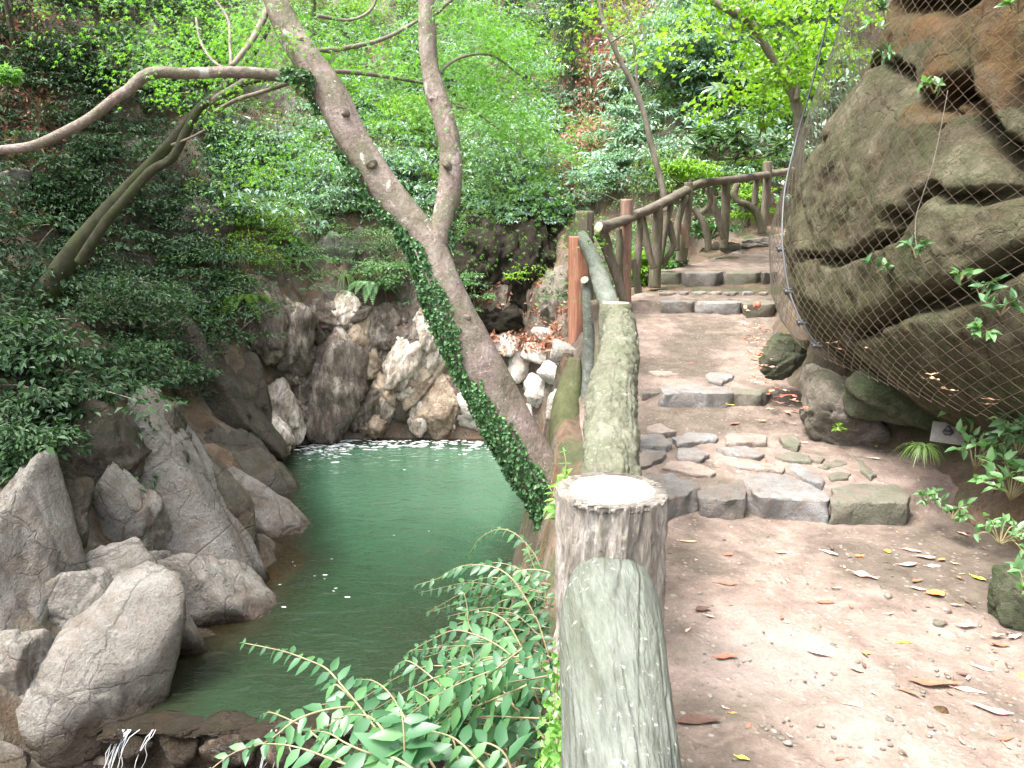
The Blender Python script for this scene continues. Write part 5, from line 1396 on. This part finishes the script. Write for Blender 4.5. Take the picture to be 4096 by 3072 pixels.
# undergrowth that reads as one mass on the gorge sides
def gully(u, v, f=1.0):
    return v < 205 and abs(u - np.interp(v, [0, 75, 150, 205], [622, 598, 575, 571])) < np.interp(v, [0, 60, 150, 205], [30, 25, 14, 11]) * f
def cover(name, label, mat, boxes, L, seed, rr=(.25, .5), leaf='rhomb', wr=.5, dens=1.0, grow=.9, hang=.25):
    """Undergrowth in tussocks that stand out from the slope, with dark gaps left between them."""
    g = np.random.default_rng(seed); mb = MB(); st = MB()
    for (u0, u1, v0, v1, n) in boxes:
        for k in range(n):
            u, v = g.uniform(u0, u1), g.uniform(v0, v1)
            if gully(u, v, g.uniform(.7, 1.2)): continue
            p = hit(u, v)
            if p[2] < WATER + .8 or (xl(p[1]) - .35 < p[0] < xr(p[1]) + .1 and p[1] < 15): continue
            size = g.uniform(.5, 1.15) ** 1.3
            lf = L * g.uniform(.7, 1.3)
            tone = g.normal(size=3) * .08
            for q in range(int(3 + 5 * size)):
                e = g.normal(size=3) * np.array([.5, .25, .3]) * size + np.array([0, -.28 * grow, .35 * grow]) * size * g.uniform(.2, 1.2)
                r_ = g.uniform(*rr) * (.6 + .5 * size)
                m = int(44 * dens * (r_ / .35) ** 1.4 * (.09 / lf) ** .8)
                mb.add(*pad(p + e, r_, max(m, 10), lf, flat=g.uniform(.2, .6), g=g, wr=wr * g.uniform(.8, 1.2), kind=leaf, facing=np.array([0, -.3, .3]) + tone, jit=.3))
                if q % 3 == 0: st.add(*tube([p, p + e * .6 + [0, 0, .08], p + e], [.012, .009, .004], 4, 6))
    V, F = mb.get(); V2, F2 = st.get(); k = len(V)
    T2 = F2[0] if F2[0].shape[1] == 3 else F2[1]; Q2 = F2[1] if F2[1].shape[1] == 4 else F2[0]
    o = obj(name, np.vstack([V, V2]), [F[0], T2 + k, Q2 + k], [M[mat], M['twig']], None, False, np.concatenate([np.zeros(len(F[0]), int), np.ones(len(T2) + len(Q2), int)]), origin=(0, 18, 0))
    return tag(o, label, 'undergrowth', kind='stuff')
cover('undergrowth', 'pale fresh green leafy undergrowth on the far gorge side', 'leaf_mint', [(300, 570, 90, 215, 62), (560, 840, -10, 190, 95), (380, 560, -30, 90, 40), (225, 330, 140, 215, 24)], .105, 1)
cover('undergrowth', 'fine leaved mid green undergrowth trailing over the far gorge side', 'leaf_mid', [(215, 470, 110, 285, 105), (440, 840, -20, 210, 80), (200, 560, -40, 100, 70), (600, 690, 215, 290, 26)], .07, 2, rr=(.2, .42), dens=.8, wr=.42)
cover('undergrowth', 'large leaved pale undergrowth scattered over the far gorge side', 'leaf_mint', [(300, 570, 20, 215, 46), (600, 830, -10, 190, 40), (225, 320, 130, 250, 14)], .17, 7, leaf='lance', wr=.36, dens=.7, rr=(.25, .55), grow=1.2)
cover('undergrowth', 'bright feathery undergrowth in the upper part of the far slope', 'leaf_lime', [(300, 560, -30, 110, 40), (640, 850, -30, 120, 46), (225, 300, 190, 285, 14), (650, 780, 165, 200, 14)], .075, 4, wr=.4)
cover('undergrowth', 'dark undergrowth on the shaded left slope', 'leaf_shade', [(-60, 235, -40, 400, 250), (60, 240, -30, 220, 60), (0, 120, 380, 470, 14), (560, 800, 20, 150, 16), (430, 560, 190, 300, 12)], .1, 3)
g = np.random.default_rng(21); Pp, Nn = [], []
for k in range(1500):
    if k < 900:
        v = g.uniform(-10, 205); u = np.interp(v, [0, 75, 150, 205], [622, 598, 575, 571]) + g.normal() * np.interp(v, [0, 205], [24, 8])
    elif k < 1150: u, v = g.uniform(480, 560), g.uniform(335, 352)
    else: u, v = g.uniform(-5, 60), g.uniform(20, 225)
    p = hit(u, v); n_ = tnormal(p)
    for q in range(4):
        Pp.append(p + g.normal(size=3) * [.18, .18, .03] + [0, 0, .05]); Nn.append(n_ + g.normal(size=3) * .4)
Pp, Nn = np.array(Pp), np.array(Nn)
Pp[:, 2] = np.maximum(Pp[:, 2], [ground_z(a, b) + .03 for a, b in Pp[:, :2]])
V, F = leaves(Pp, g.normal(size=Pp.shape), Nn, g.uniform(.08, .17, len(Pp)), g.uniform(.04, .08, len(Pp)), 'lance', droop=-.15)
tag(obj('leaf_litter', V, F, M['leaf_dry'], origin=(0, 18, 0), smooth=False), 'reddish brown dead leaves lying in the gully and on the slopes', 'dead leaves', kind='stuff')

# ------------------------------------------------------------------ leafy shrub in the foreground
C1 = lambda pts: [(225 + x / 6.32, 505.5 + y / 6.32) for x, y in pts]
near = thing('arching_shrub', 'leafy shrub with arching branches of pointed green leaves in front of the pool', 'shrub', (0.02, 1.9, -.5))
g = np.random.default_rng(31)
def twig_branch(pts2, ys, L, parent, gap=.026, th=.0035, tip=.35, hang=.4, wr=.46, mat='leaf_near'):
    W_ = np.array([P(u, v, y) for (u, v), y in zip(pts2, np.interp(np.linspace(0, 1, len(pts2)), np.linspace(0, 1, len(ys)), ys))])
    ln = np.linalg.norm(np.diff(W_, axis=0), axis=1).sum()
    n = max(6, int(ln / gap))
    C = spline(W_, n)
    T_ = nrm(np.gradient(C, axis=0))
    t = np.linspace(0, 1, n)
    size = L * (1 - (1 - tip) * t ** 1.6) * np.clip(.55 + t * 4, 0, 1)
    Pb, D, N, LL = [], [], [], []
    for s_ in (-1, 1):
        sd_ = nrm(np.cross(T_, np.array([0, -.5, 1.0]) + g.normal(size=3) * .15))
        Pb.append(C); D.append(s_ * sd_ * .8 + T_ * .55 - np.array([0, 0, hang]) + g.normal(size=(n, 3)) * .18)
        N.append(np.array([0, -.35, 1.0]) + g.normal(size=(n, 3)) * .3); LL.append(size * g.uniform(.75, 1.2, n))
    Pb.append(C[-1:]); D.append(T_[-1:]); N.append(np.array([[0, 0, 1.]])); LL.append(size[-1:])
    LL = np.concatenate(LL)
    V, F = leaves(np.concatenate(Pb), np.concatenate(D), np.concatenate(N), LL, LL * wr, 'lance', fold=.12, droop=.18)
    Vs, Fs = tube(W_, np.linspace(th, th * .35, len(W_)), 7, n * 2)
    nT = len(Fs[1]) + len(Fs[2]); k_ = len(V)
    mi = np.concatenate([np.zeros(len(F), int), np.ones(nT + len(Fs[0]), int)])
    obj('branch', np.vstack([V, Vs]), [F, np.concatenate([Fs[1], Fs[2]]) + k_, Fs[0] + k_], [M[mat], M['stem']], parent, midx=mi)
stems = [
    ([(1110, 1680), (1040, 1530), (930, 1380), (850, 1270), (740, 1140), (640, 1030), (520, 975), (400, 930), (300, 905), (125, 870)], [1.55, 1.8, 2.0], .052),
    ([(900, 1310), (780, 1275), (600, 1300), (440, 1360), (340, 1440), (250, 1500), (60, 1560), (-80, 1660)], [1.75, 1.65, 1.5], .058),
    ([(1000, 1740), (800, 1650), (640, 1590), (500, 1540), (360, 1510), (180, 1505)], [1.45, 1.5, 1.55], .06),
    ([(1990, 760), (1890, 570), (1800, 450), (1700, 390), (1560, 375), (1450, 400), (1350, 460), (1220, 500)], [2.3, 2.45, 2.6], .05),
    ([(2000, 1280), (1900, 1060), (1820, 960), (1700, 870), (1560, 810), (1440, 790), (1300, 850), (1160, 930)], [1.9, 2.0, 2.1], .055),
    ([(1580, 820), (1540, 750), (1530, 640), (1510, 550)], [2.1, 2.15], .042),
    ([(1140, 1700), (1130, 1430), (1115, 1290)], [1.45, 1.5], .085),
    ([(1440, 1680), (1530, 1480), (1620, 1390), (1720, 1300)], [1.7, 1.8], .055),
    ([(2010, 420), (1950, 300), (1850, 190), (1760, 150), (1680, 165), (1600, 220), (1540, 320)], [3.0, 3.2], .042),
    ([(2060, 430), (2000, 410), (1880, 410), (1800, 470), (1700, 560), (1640, 600)], [2.4, 2.5], .045),
    ([(1660, 1680), (1500, 1510), (1400, 1450), (1280, 1420)], [1.5, 1.6], .06),
    ([(1720, 1700), (1560, 1400), (1420, 1200), (1300, 1080), (1150, 980), (1060, 1040)], [1.6, 1.85, 1.95], .056),
    ([(1350, 1700), (1180, 1420), (1050, 1200), (940, 1110), (830, 1100)], [1.5, 1.75, 1.9], .058),
    ([(1500, 1700), (1420, 1420), (1290, 1230), (1200, 1170)], [1.55, 1.7, 1.75], .062),
    ([(1900, 1400), (1780, 1200), (1640, 1080), (1500, 1000), (1400, 980)], [1.75, 1.9], .055),
    ([(1960, 1100), (1850, 850), (1760, 720), (1640, 670), (1540, 700)], [2.1, 2.3], .05),
    ([(2020, 900), (1950, 700), (1860, 600), (1760, 600), (1680, 660)], [2.3, 2.4], .045),
    ([(1260, 1720), (1080, 1600), (900, 1560), (760, 1500), (660, 1440), (540, 1420)], [1.4, 1.5, 1.55], .066),
    ([(900, 1730), (760, 1640), (600, 1480), (480, 1390), (300, 1310), (240, 1320)], [1.5, 1.65, 1.75], .05),
    ([(1820, 1700), (1760, 1560), (1640, 1500), (1540, 1560)], [1.5, 1.55], .06),
    ([(2050, 640), (2010, 520), (1930, 330), (1900, 230)], [2.9, 3.0], .04),
    ([(1640, 1250), (1560, 1130), (1480, 1060), (1400, 1100), (1340, 1180)], [1.85, 1.9], .058),
    ([(1200, 1700), (1000, 1420), (900, 1330), (760, 1330), (640, 1400)], [1.5, 1.6, 1.65], .07),
    ([(2040, 1500), (1900, 1330), (1760, 1240), (1640, 1240), (1540, 1310)], [1.6, 1.7, 1.75], .058),
    ([(2060, 1000), (2000, 800), (1960, 700), (1900, 690)], [2.2, 2.3], .045),
    ([(820, 1240), (760, 1180), (690, 1130), (670, 1240), (600, 1260)], [1.75, 1.78], .05)]
for pts, ys, L in stems: twig_branch(C1(pts), ys, L * 1.35, near, gap=.036)
for k in range(46):
    a = np.array([g.uniform(1900, 2090), g.uniform(500, 1300)]); e = np.array([a[0] - g.uniform(250, 750), a[1] - g.uniform(-120, 160)])
    y_ = np.interp(a[1], [300, 1000, 1600], [2.75, 2.1, 1.6])
    twig_branch(C1([tuple(a), tuple((a + e) / 2 + [0, -g.uniform(30, 130)]), tuple(e)]), [y_, y_ + .12], g.uniform(.05, .068), near, gap=.036, th=.0022)
for k in range(70):
    a = np.array([g.uniform(1500, 2080), g.uniform(900, 1700)]); e = np.array([g.uniform(800, 2000), 0]); e[1] = np.interp(e[0], [800, 1200, 1600, 2000], [1150, 950, 700, 500]) + g.uniform(60, 650)
    mid = (a + e) / 2 + [0, -g.uniform(30, 160)]
    y_ = np.interp(e[1], [500, 1000, 1600], [2.6, 2.05, 1.6])
    twig_branch(C1([tuple(a), tuple(mid), tuple(e)]), [y_, y_ + .1], g.uniform(.055, .078), near, gap=.04, th=.0025)
sprig = thing('leafy_sprig', 'small bright leafy sprig sprouting left of the near post top', 'plant', P(560, 520, 1.9))
for pts in ([(560, 520), (556, 500), (550, 488)], [(560, 520), (558, 508), (552, 505), (546, 510)], [(560, 515), (562, 490), (566, 465), (564, 452)]):
    twig_branch(pts, [1.9, 1.95], .045, sprig, gap=.03, th=.002, mat='leaf_fig')

# creeping fig under the near rail
fig = thing('creeping_fig', 'bright green small leaved creeper hanging along the left side of the nearest rail', 'creeper', (.05, 1.1, -.2))
g = np.random.default_rng(8)
n = 2600
yy = g.uniform(.45, 1.62, n); zz_ = g.uniform(-.25, 1, n); zz_ = np.where(zz_ > .0, zz_ * .62, zz_) + .02
rx = np.interp(yy, [.3, .95, 1.35, 1.47, 1.7], [.12, .166, .2, .214, .24]) - np.interp(yy, [.3, .95, 1.35, 1.7], [.083, .083, .092, .115])
edge = .035 + .03 * fbm(np.stack([yy * 6, zz_ * 6, yy * 0], -1), 3, 3)
pp = np.stack([rx - edge * g.uniform(.0, 1.2, n) + .02 * (yy > 1.4), yy, zz_], -1)
V, F = leaves(pp, g.normal(size=(n, 3)) * .6 + [-.3, -.2, -.7], g.normal(size=(n, 3)) * .5 + [-.6, -.3, .6], g.uniform(.012, .022, n), g.uniform(.010, .018, n), 'round', droop=.1)
obj('foliage', V, F, M['leaf_fig'], fig, smooth=False)
mb = MB()
for k in range(7):
    y0 = .5 + .16 * k
    mb.add(*tube([(float(np.interp(y0, [.3, .95, 1.5], [.03, .075, .1])), y0 + .05 * math.sin(3 * t_ + k), -.3 + .3 * t_) for t_ in range(4)], .004, 6, 14))
mb.build('stems', M['stem'], fig)

# small plants of the right bank and on the rock
def plant(label, u, v, y, n, L, spread, seed, mat='leaf_mid', up=.5, name='bank_plant', wr=.5, cat='plant'):
    g = np.random.default_rng(seed); b = P(u, v, y)
    t = thing(name, label, cat, b)
    st = MB(); Pb, D, N, LL = [], [], [], []
    for k in range(n):
        a = g.uniform(0, 6.28); e = b + np.array([math.cos(a) * spread * g.uniform(.3, 1), math.sin(a) * spread * g.uniform(.3, 1) - .2 * spread, spread * g.uniform(.2, 1) * up * 2])
        m = b + (e - b) * .5 + [0, 0, spread * .25]
        st.add(*tube([b, m, e], [.003, .0025, .0015], 5, 8))
        for q in range(5):
            tt = g.uniform(.4, 1)
            pt = b + (e - b) * tt + [0, 0, spread * .25 * math.sin(3.14 * tt)]
            Pb.append(pt); D.append((e - b) / spread * .5 + g.normal(size=3) * .55); N.append(g.normal(size=3) * .35 + [-.2, -.3, 1]); LL.append(L * g.uniform(.6, 1.2))
    LL = np.array(LL)
    st.build('stems', M['stem'], t)
    obj('foliage', *leaves(Pb, D, N, LL, LL * wr, 'lance', droop=.2), M[mat], t)
for a in [('broad leaved plant beside the pale anchor plate', 985, 428, 3.9, 14, .10, .22, 1, 'leaf_mid'), ('trailing plant on the right bank above the kerb stones', 975, 470, 3.6, 14, .07, .2, 2, 'leaf_mid'),
          ('leafy plant at the right edge level with the lowest step', 1010, 500, 3.3, 18, .07, .24, 3, 'leaf_mid'), ('dark plant at the right picture edge under the netting', 1012, 400, 3.6, 16, .09, .26, 4, 'leaf_dark'),
          ('small pale sprig in the soil right of the broad kerb stone', 952, 520, 3.5, 8, .05, .1, 5, 'leaf_mid'), ('tiny seedling on the tread by the grey mound', 838, 432, 4.7, 6, .035, .05, 6, 'leaf_lime'),
          ('bright green sprig entering at the right picture edge', 1024, 594, 2.55, 6, .05, .09, 7, 'leaf_mid'), ('low plant on the mossy lump at right', 1000, 545, 3.0, 12, .05, .14, 8, 'leaf_mid'),
          ('plant hanging from the bank at the right edge above the mossy lump', 1018, 455, 3.3, 14, .08, .2, 9, 'leaf_dark'), ('small green weed at the corner of the lowest step', 925, 505, 3.7, 7, .045, .1, 10, 'leaf_mid'),
          ('young plant at the foot of the near post', 553, 498, 3.0, 6, .05, .1, 11, 'leaf_lime')]:
    plant(*a)
for k, (x, y, lab) in enumerate([(600, 75, 'grey leaved sprig poking through the net near the top'), (540, 150, 'pale leaves at the upper left of the netting'),
                              (640, 280, 'sprig in the notch below the dark upper block'), (820, 415, 'two pale leaves in front of the dark crevice'), (560, 1215, 'lone pale sprig below the first joint of the rock'),
                              (930, 1250, 'green leaves above the long dark joint'), (1020, 1310, 'leaves hanging under the long dark joint'),
                              (1030, 1500, 'cluster of round leaves low on the netting'), (1110, 1400, 'leafy tangle at the lower right of the netting'),
                              (1190, 60, 'leaves at the upper right corner of the netted rock'), (740, 1150, 'small weed in the crack at the middle of the rock')]):
    u, v = A4([(x, y)])[0]; p = on_hull(u, v, .99)
    plant(lab, u, v, p[1] - .02, 4, .055, .08, 60 + k, 'leaf_mid' if k % 2 else 'leaf_ivy', name='rock_sprig')
for k, (x, y) in enumerate([(760, 820), (745, 900), (740, 1050)]): pass
vine = [on_hull(u, v, .99) for u, v in A4([(880, 400), (850, 560), (815, 720), (770, 860), (740, 960), (740, 1080), (790, 1200)])]
tag(obj('dry_vine', *tube([p + nrm(np.append(p[:2] - HC, 0)) * .0 for p in vine], [.0015, .002, .0025, .002, .0025, .002, .0012], 6, 50, amp=.001), M['twig']), 'dry brown vine dangling down the front of the netted rock', 'vine')

# ------------------------------------------------------------------ fallen leaves, one by one
LC = {'brown': (.2, .1, .06), 'dark': (.09, .05, .035), 'pink': (.46, .28, .22), 'pale': (.55, .45, .4), 'yellow': (.62, .43, .04), 'orange': (.62, .2, .06), 'lime': (.45, .52, .06), 'grey': (.5, .48, .46), 'red': (.38, .1, .06), 'tan': (.42, .27, .16)}
LM = {k: plain_mat('fallen_' + k, c, .65, 0, .25, 60, .3) for k, c in LC.items()}
def fallen(u, v, px, ang, col, label, group=None, wr=.42, curl=.25, seed=1, z=None, name='fallen_leaf'):
    g = np.random.default_rng(abs(seed + int(u * 3 + v)))
    y0 = PZ(u, v, 0 if z is None else z)
    if z is None:
        zz__ = 0.
        for _ in range(5):
            y0 = PZ(u, v, zz__); zz__ = path_z(y0[0], y0[1])
        y0 = PZ(u, v, zz__)
    L = px * mpp(y0)
    m = 9
    t = np.linspace(0, 1, m)
    half = wr * .5 * np.sin(np.pi * np.clip(t, .02, .985)) ** .8 * (1 - .25 * t)
    a = R(ang) + g.normal() * .1
    d = np.array([math.cos(a), math.sin(a) * 1.0, 0]); s_ = np.array([-d[1], d[0], 0])
    V = []
    for tt, h in zip(t, half):
        bow = curl * .35 * (tt - .5) ** 2 * 2
        for e in (-1, -.5, 0, .5, 1):
            V.append(y0 + L * (d * (tt - .5) + s_ * (h * e + .05 * math.sin(tt * 5 + seed)) + np.array([0, 0, bow + curl * abs(e) ** 1.5 * h * (.8 + .5 * math.sin(9 * tt + seed * e))])) + [0, 0, .005])
    V = np.array(V)
    Q = [(i * 5 + j, i * 5 + j + 1, i * 5 + j + 6, i * 5 + j + 5) for i in range(m - 1) for j in range(4)]
    mb = MB(); mb.add(V, np.array(Q))
    mb.add(*tube([V[2], V[2] - d * L * .18 + [0, 0, .002]], .0012, 4, 3))
    return tag(mb.build(name, LM[col]), label, 'fallen leaf', group)
F3 = lambda x, y: (674 + x / 6.32, 505.5 + y / 6.32)
for k, (x, y, px, ang, col, lab, kw) in enumerate([
    (985, 305, 100, -35, 'grey', 'pale grey pointed leaf on the dirt below the broad kerb stone', {}), (115, 348, 72, -10, 'pink', 'small pink leaf near the foot of the near post', {}),
    (345, 315, 66, 30, 'red', 'dark red oval leaf below the largest kerb stone', dict(wr=.7)), (690, 308, 100, -15, 'tan', 'curled rusty leaf below the gap of the kerb stones', dict(curl=.6)),
    (1170, 325, 55, -30, 'orange', 'small salmon coloured leaf left of the yellow triangular leaf', dict(wr=.6)), (1350, 295, 60, 80, 'yellow', 'yellow triangular leaf on the path below the lowest step', dict(wr=.8)),
    (1500, 290, 110, -20, 'pink', 'pinkish leaf at the back of the leaf cluster by the right bank', {}), (1590, 332, 120, -10, 'pink', 'long pink leaf in the middle of the leaf cluster', {}),
    (1690, 346, 60, 20, 'orange', 'bright orange red leaf on the leaf cluster', dict(wr=.6)), (1480, 378, 130, 5, 'pink', 'pinkish leaf at the front of the leaf cluster', {}),
    (1640, 390, 95, -5, 'pale', 'pale lilac leaf at the front of the leaf cluster', dict(wr=.5)), (1205, 460, 160, -50, 'pink', 'curled pink leaf standing in the middle of the path', dict(curl=.7)),
    (1535, 482, 90, 20, 'brown', 'brown leaf behind the orange heart shaped leaf', {}), (1545, 533, 95, -25, 'pink', 'pink leaf touching the orange heart shaped leaf', {}),
    (1655, 562, 120, 10, 'orange', 'big orange heart shaped leaf', dict(wr=.85)), (1925, 465, 85, -50, 'lime', 'yellow green leaf lying against the right bank', dict(wr=.6)),
    (1850, 770, 120, -8, 'pink', 'pink boat shaped leaf right of the grey stone', dict(curl=.5)), (2040, 832, 100, 10, 'tan', 'tan crumpled leaf at the right edge', dict(curl=.7)),
    (2150, 842, 110, 25, 'pale', 'pale crumpled leaf at the right edge', dict(curl=.7)), (2060, 890, 120, 0, 'brown', 'brown flat leaf below the crumpled pair', {}),
    (1455, 872, 95, 8, 'yellow', 'amber leaf alone in the middle of the path', {}), (1218, 938, 50, 0, 'lime', 'tiny lime green bud leaf on the path', dict(wr=.7)),
    (912, 938, 160, -38, 'grey', 'silvery strip shaped leaf in the middle of the path', dict(wr=.22)), (330, 962, 155, 0, 'red', 'reddish brown boat shaped leaf near the rail', dict(wr=.36)),
    (180, 660, 110, 20, 'dark', 'dark brown round leaf near the rail', dict(wr=.6)), (225, 705, 60, -20, 'pink', 'small pink chip of leaf near the rail', {}),
    (330, 500, 140, 10, 'brown', 'brown withered leaf with a yellow edge near the rail', {}), (90, 232, 110, 0, 'tan', 'narrow tan leaf at the foot of the near post', dict(wr=.3)),
    (960, 618, 120, -12, 'red', 'purplish leaf among the pebbles in the middle of the path', {}), (1650, 1135, 330, -14, 'brown', 'largest long brown pink leaf at lower right', dict(wr=.25, curl=.4)),
    (1870, 1180, 180, -28, 'pink', 'pink leaf overlapping the largest long leaf', dict(wr=.35)), (1485, 1188, 150, -32, 'brown', 'narrow brown leaf left of the brown stone', dict(wr=.25)),
    (1215, 1280, 220, -4, 'pink', 'pale peach leaf sunk in the dirt at lower middle', dict(wr=.3, curl=.1)), (2010, 1300, 230, -22, 'pink', 'long pink leaf at the lower right edge', dict(wr=.3)),
    (2190, 1082, 55, 60, 'yellow', 'small yellow leaf at the right picture edge', dict(wr=.7)), (2100, 1482, 120, 8, 'red', 'red leaf in the lower right corner', dict(wr=.3)),
    (435, 1605, 85, -30, 'lime', 'pale lime leaf at the bottom edge of the picture', dict(wr=.5)), (150, 1370, 290, 6, 'dark', 'large dark brown leaf beside the nearest rail', dict(wr=.4)),
    (1155, 1045, 90, -30, 'tan', 'tan leaf below the tiny lime bud', {}), (1945, 1035, 125, -25, 'pink', 'pink leaf above the long brown pink leaf', {}), (1840, 1075, 80, 0, 'dark', 'dark small leaf beside the long brown leaf', {}),
    (470, 1400, 70, 40, 'red', 'faded red leaf scrap near the large dark brown leaf', {}), (375, 1320, 50, 0, 'orange', 'small orange scrap near the large dark brown leaf', {}), (1050, 1610, 70, 0, 'brown', 'brown leaf scrap at the bottom edge', {})]):
    u, v = F3(x, y)
    fallen(u, v, px / 6.32, ang, col, lab, seed=k, **kw)
for lab, u, v, px, ang, col in [('yellow leaf below the wide kerb stone of the second step', 731, 405.5, 8, -30, 'yellow'), ('yellow leaf standing on the soil by the right bank', 876, 447, 8, 60, 'yellow'),
                                ('brown leaf on the dark flagstone by the rail', 651, 450, 11, 20, 'brown'), ('white leaf scrap on the soil by the mound', 794, 424, 5, 0, 'pale'), ('pale rounded leaf on the mossy flagstone', 805, 443, 7, 0, 'pale'),
                                ('black and white leaf at the tread edge', 875, 459, 11, 0, 'grey'), ('orange leaf beside the triangular flagstone', 766, 460, 5, 80, 'orange'), ('red brown leaf in the middle of the first tread', 735, 424, 13, 20, 'red'),
                                ('tan leaf at the top of the first tread', 762, 421, 10, 0, 'tan'), ('orange leaf on the earth beside the mossy boulder', 755, 358, 14, 5, 'orange'), ('red leaf in the middle of the upper path', 691, 364, 7, -10, 'red'),
                                ('pale leaf on the right end of the second step', 758, 383, 12, 5, 'pale')]:
    fallen(u, v, px, ang, col, lab, seed=int(u))
g = np.random.default_rng(14)
for k in range(46):
    u, v = g.uniform(744, 766), g.uniform(318, 384); u += (v - 318) * .1
    fallen(u, v, g.uniform(6, 12), g.uniform(0, 360), ['red', 'brown', 'tan', 'pink', 'brown'][k % 5], 'dead leaf in the drift along the right edge of the upper path', 'leaf drift beside the upper path', curl=.5, seed=k)
for k in range(26):
    u, v = g.uniform(768, 815), 392 + g.normal() * 9; v += (u - 768) * .5
    fallen(u, v, g.uniform(7, 13), g.uniform(0, 360), ['brown', 'tan', 'red'][k % 3], 'dead leaf in the drift at the foot of the grey brown mound', 'leaf drift at the mound', curl=.55, seed=90 + k)
for k in range(15):
    u = g.uniform(820, 1000); v = np.interp(u, [820, 870, 960, 1000], [345, 352, 392, 405]) + g.uniform(-4, 9)
    p = on_hull(u, v - 6, .99)
    fallen(u, v, g.uniform(7, 15), g.uniform(0, 360), ['tan', 'brown', 'dark'][k % 3], 'withered leaf caught in the bottom fold of the netting', 'leaves caught under the netting', curl=.6, seed=150 + k, z=p[2])
for k in range(64):
    u, v = 1020 - abs(g.normal()) * 150, g.uniform(532, 765)
    if u < 675: continue
    fallen(u, v, g.uniform(4, 11), g.uniform(0, 360), ['brown', 'dark', 'tan', 'pink'][k % 4], 'tiny scrap of dead leaf scattered on the dirt path', 'leaf scraps on the path', curl=.6, seed=250 + k)
pm = rock_mat('pebble', [(.12, .11, .09), (.2, .18, .15), (.3, .28, .24)], stain_amt=.3, scale=6, crack=0)
for k, (x, y, px, lab, m) in enumerate([(1670, 750, 100, 'flat round grey green stone on the path', 'flag_green'), (1690, 1305, 105, 'round brown stone at the lower right of the path', 'rock_rust'), (725, 1508, 68, 'small dark green pebble at the bottom of the path', None),
                                      (2100, 1412, 75, 'flat dark pebble at the lower right edge', None), (1035, 1605, 60, 'dark pebble at the bottom edge of the path', None)]):
    u, v = F3(x, y); p = PZ(u, v, .01); s_ = px / 6.32 * mpp(p) / 2
    V, F = rock(p + [0, 0, s_ * .15], (s_, s_, s_ * .45), 500 + k, sub=3, rough=.05, box=.75, soft=8)
    tag(obj('pebble', V, F, M[m] if m else pm), lab, 'stone')
mb = MB()
for k in range(380):
    u, v = g.uniform(650, 1024), g.uniform(530, 768); p = PZ(u, v, 0)
    if not (xl(p[1]) + .05 < p[0] < xr(p[1])): continue
    p[2] = path_z(p[0], p[1]); s_ = abs(g.normal()) * .004 + .003
    V, F = rock(p, (s_ * 1.3, s_, s_ * .7), k, sub=1, planes=5, rough=.1)
    mb.add(V, F)
tag(mb.build('gravel', pm, None, True, origin=(1, 2.5, 0)), 'fine grey gravel scattered over the path', 'gravel', kind='stuff')
V, F = rock(PZ(890, 742, -.0) + [0, 0, -.02], (.33, .22, .035), 77, sub=5, rough=.06, box=.8, soft=6)
tag(obj('flat_rock', V, F, M['kerb']), 'grey mossy rock just breaking through the dirt at the bottom right', 'rock')

# ------------------------------------------------------------------ light and camera
w = bpy.data.worlds.new('World'); S.world = w; w.use_nodes = True
nt = w.node_tree
SUN_EL, SUN_AZ = R(66), R(-120)          # azimuth from +y towards +x
sky = nd(nt, 'ShaderNodeTexSky', sky_type='NISHITA')
sky.sun_disc = False; sky.sun_elevation = SUN_EL; sky.sun_rotation = SUN_AZ
sky.air_density = 1.0; sky.dust_density = 4.0; sky.ozone_density = .6
bg = nt.nodes['Background']
hs = nd(nt, 'ShaderNodeHueSaturation'); hs.inputs['Saturation'].default_value = .35   # thin overcast: a whiter sky
lk(nt, sky.outputs[0], hs.inputs['Color']); lk(nt, hs.outputs[0], bg.inputs['Color'])
bg.inputs['Strength'].default_value = .15
ld = bpy.data.lights.new('sun', 'SUN'); ld.energy = 1.4; ld.angle = R(20); ld.color = (1, .96, .9)
lo = bpy.data.objects.new('sun', ld); COL.objects.link(lo)
sd_ = Vector((math.sin(SUN_AZ) * math.cos(SUN_EL), math.cos(SUN_AZ) * math.cos(SUN_EL), math.sin(SUN_EL)))
lo.rotation_euler = sd_.to_track_quat('Z', 'Y').to_euler(); lo.location = sd_ * 30

cd = bpy.data.cameras.new('camera'); cam = bpy.data.objects.new('camera', cd); COL.objects.link(cam)
cd.sensor_width = 36; cd.lens = FPX / 1024 * 36; cd.clip_start = .05; cd.clip_end = 400
cam.location = (0, 0, EYE); cam.rotation_euler = (R(90) - PITCH, 0, 0)
S.camera = cam
S.view_settings.view_transform = 'Standard'; S.view_settings.look = 'None'
S.view_settings.exposure = 2.65; S.view_settings.gamma = 1
S.cycles.max_bounces = 6; S.cycles.diffuse_bounces = 4; S.cycles.glossy_bounces = 2; S.cycles.transparent_max_bounces = 8
S.cycles.use_denoising = True
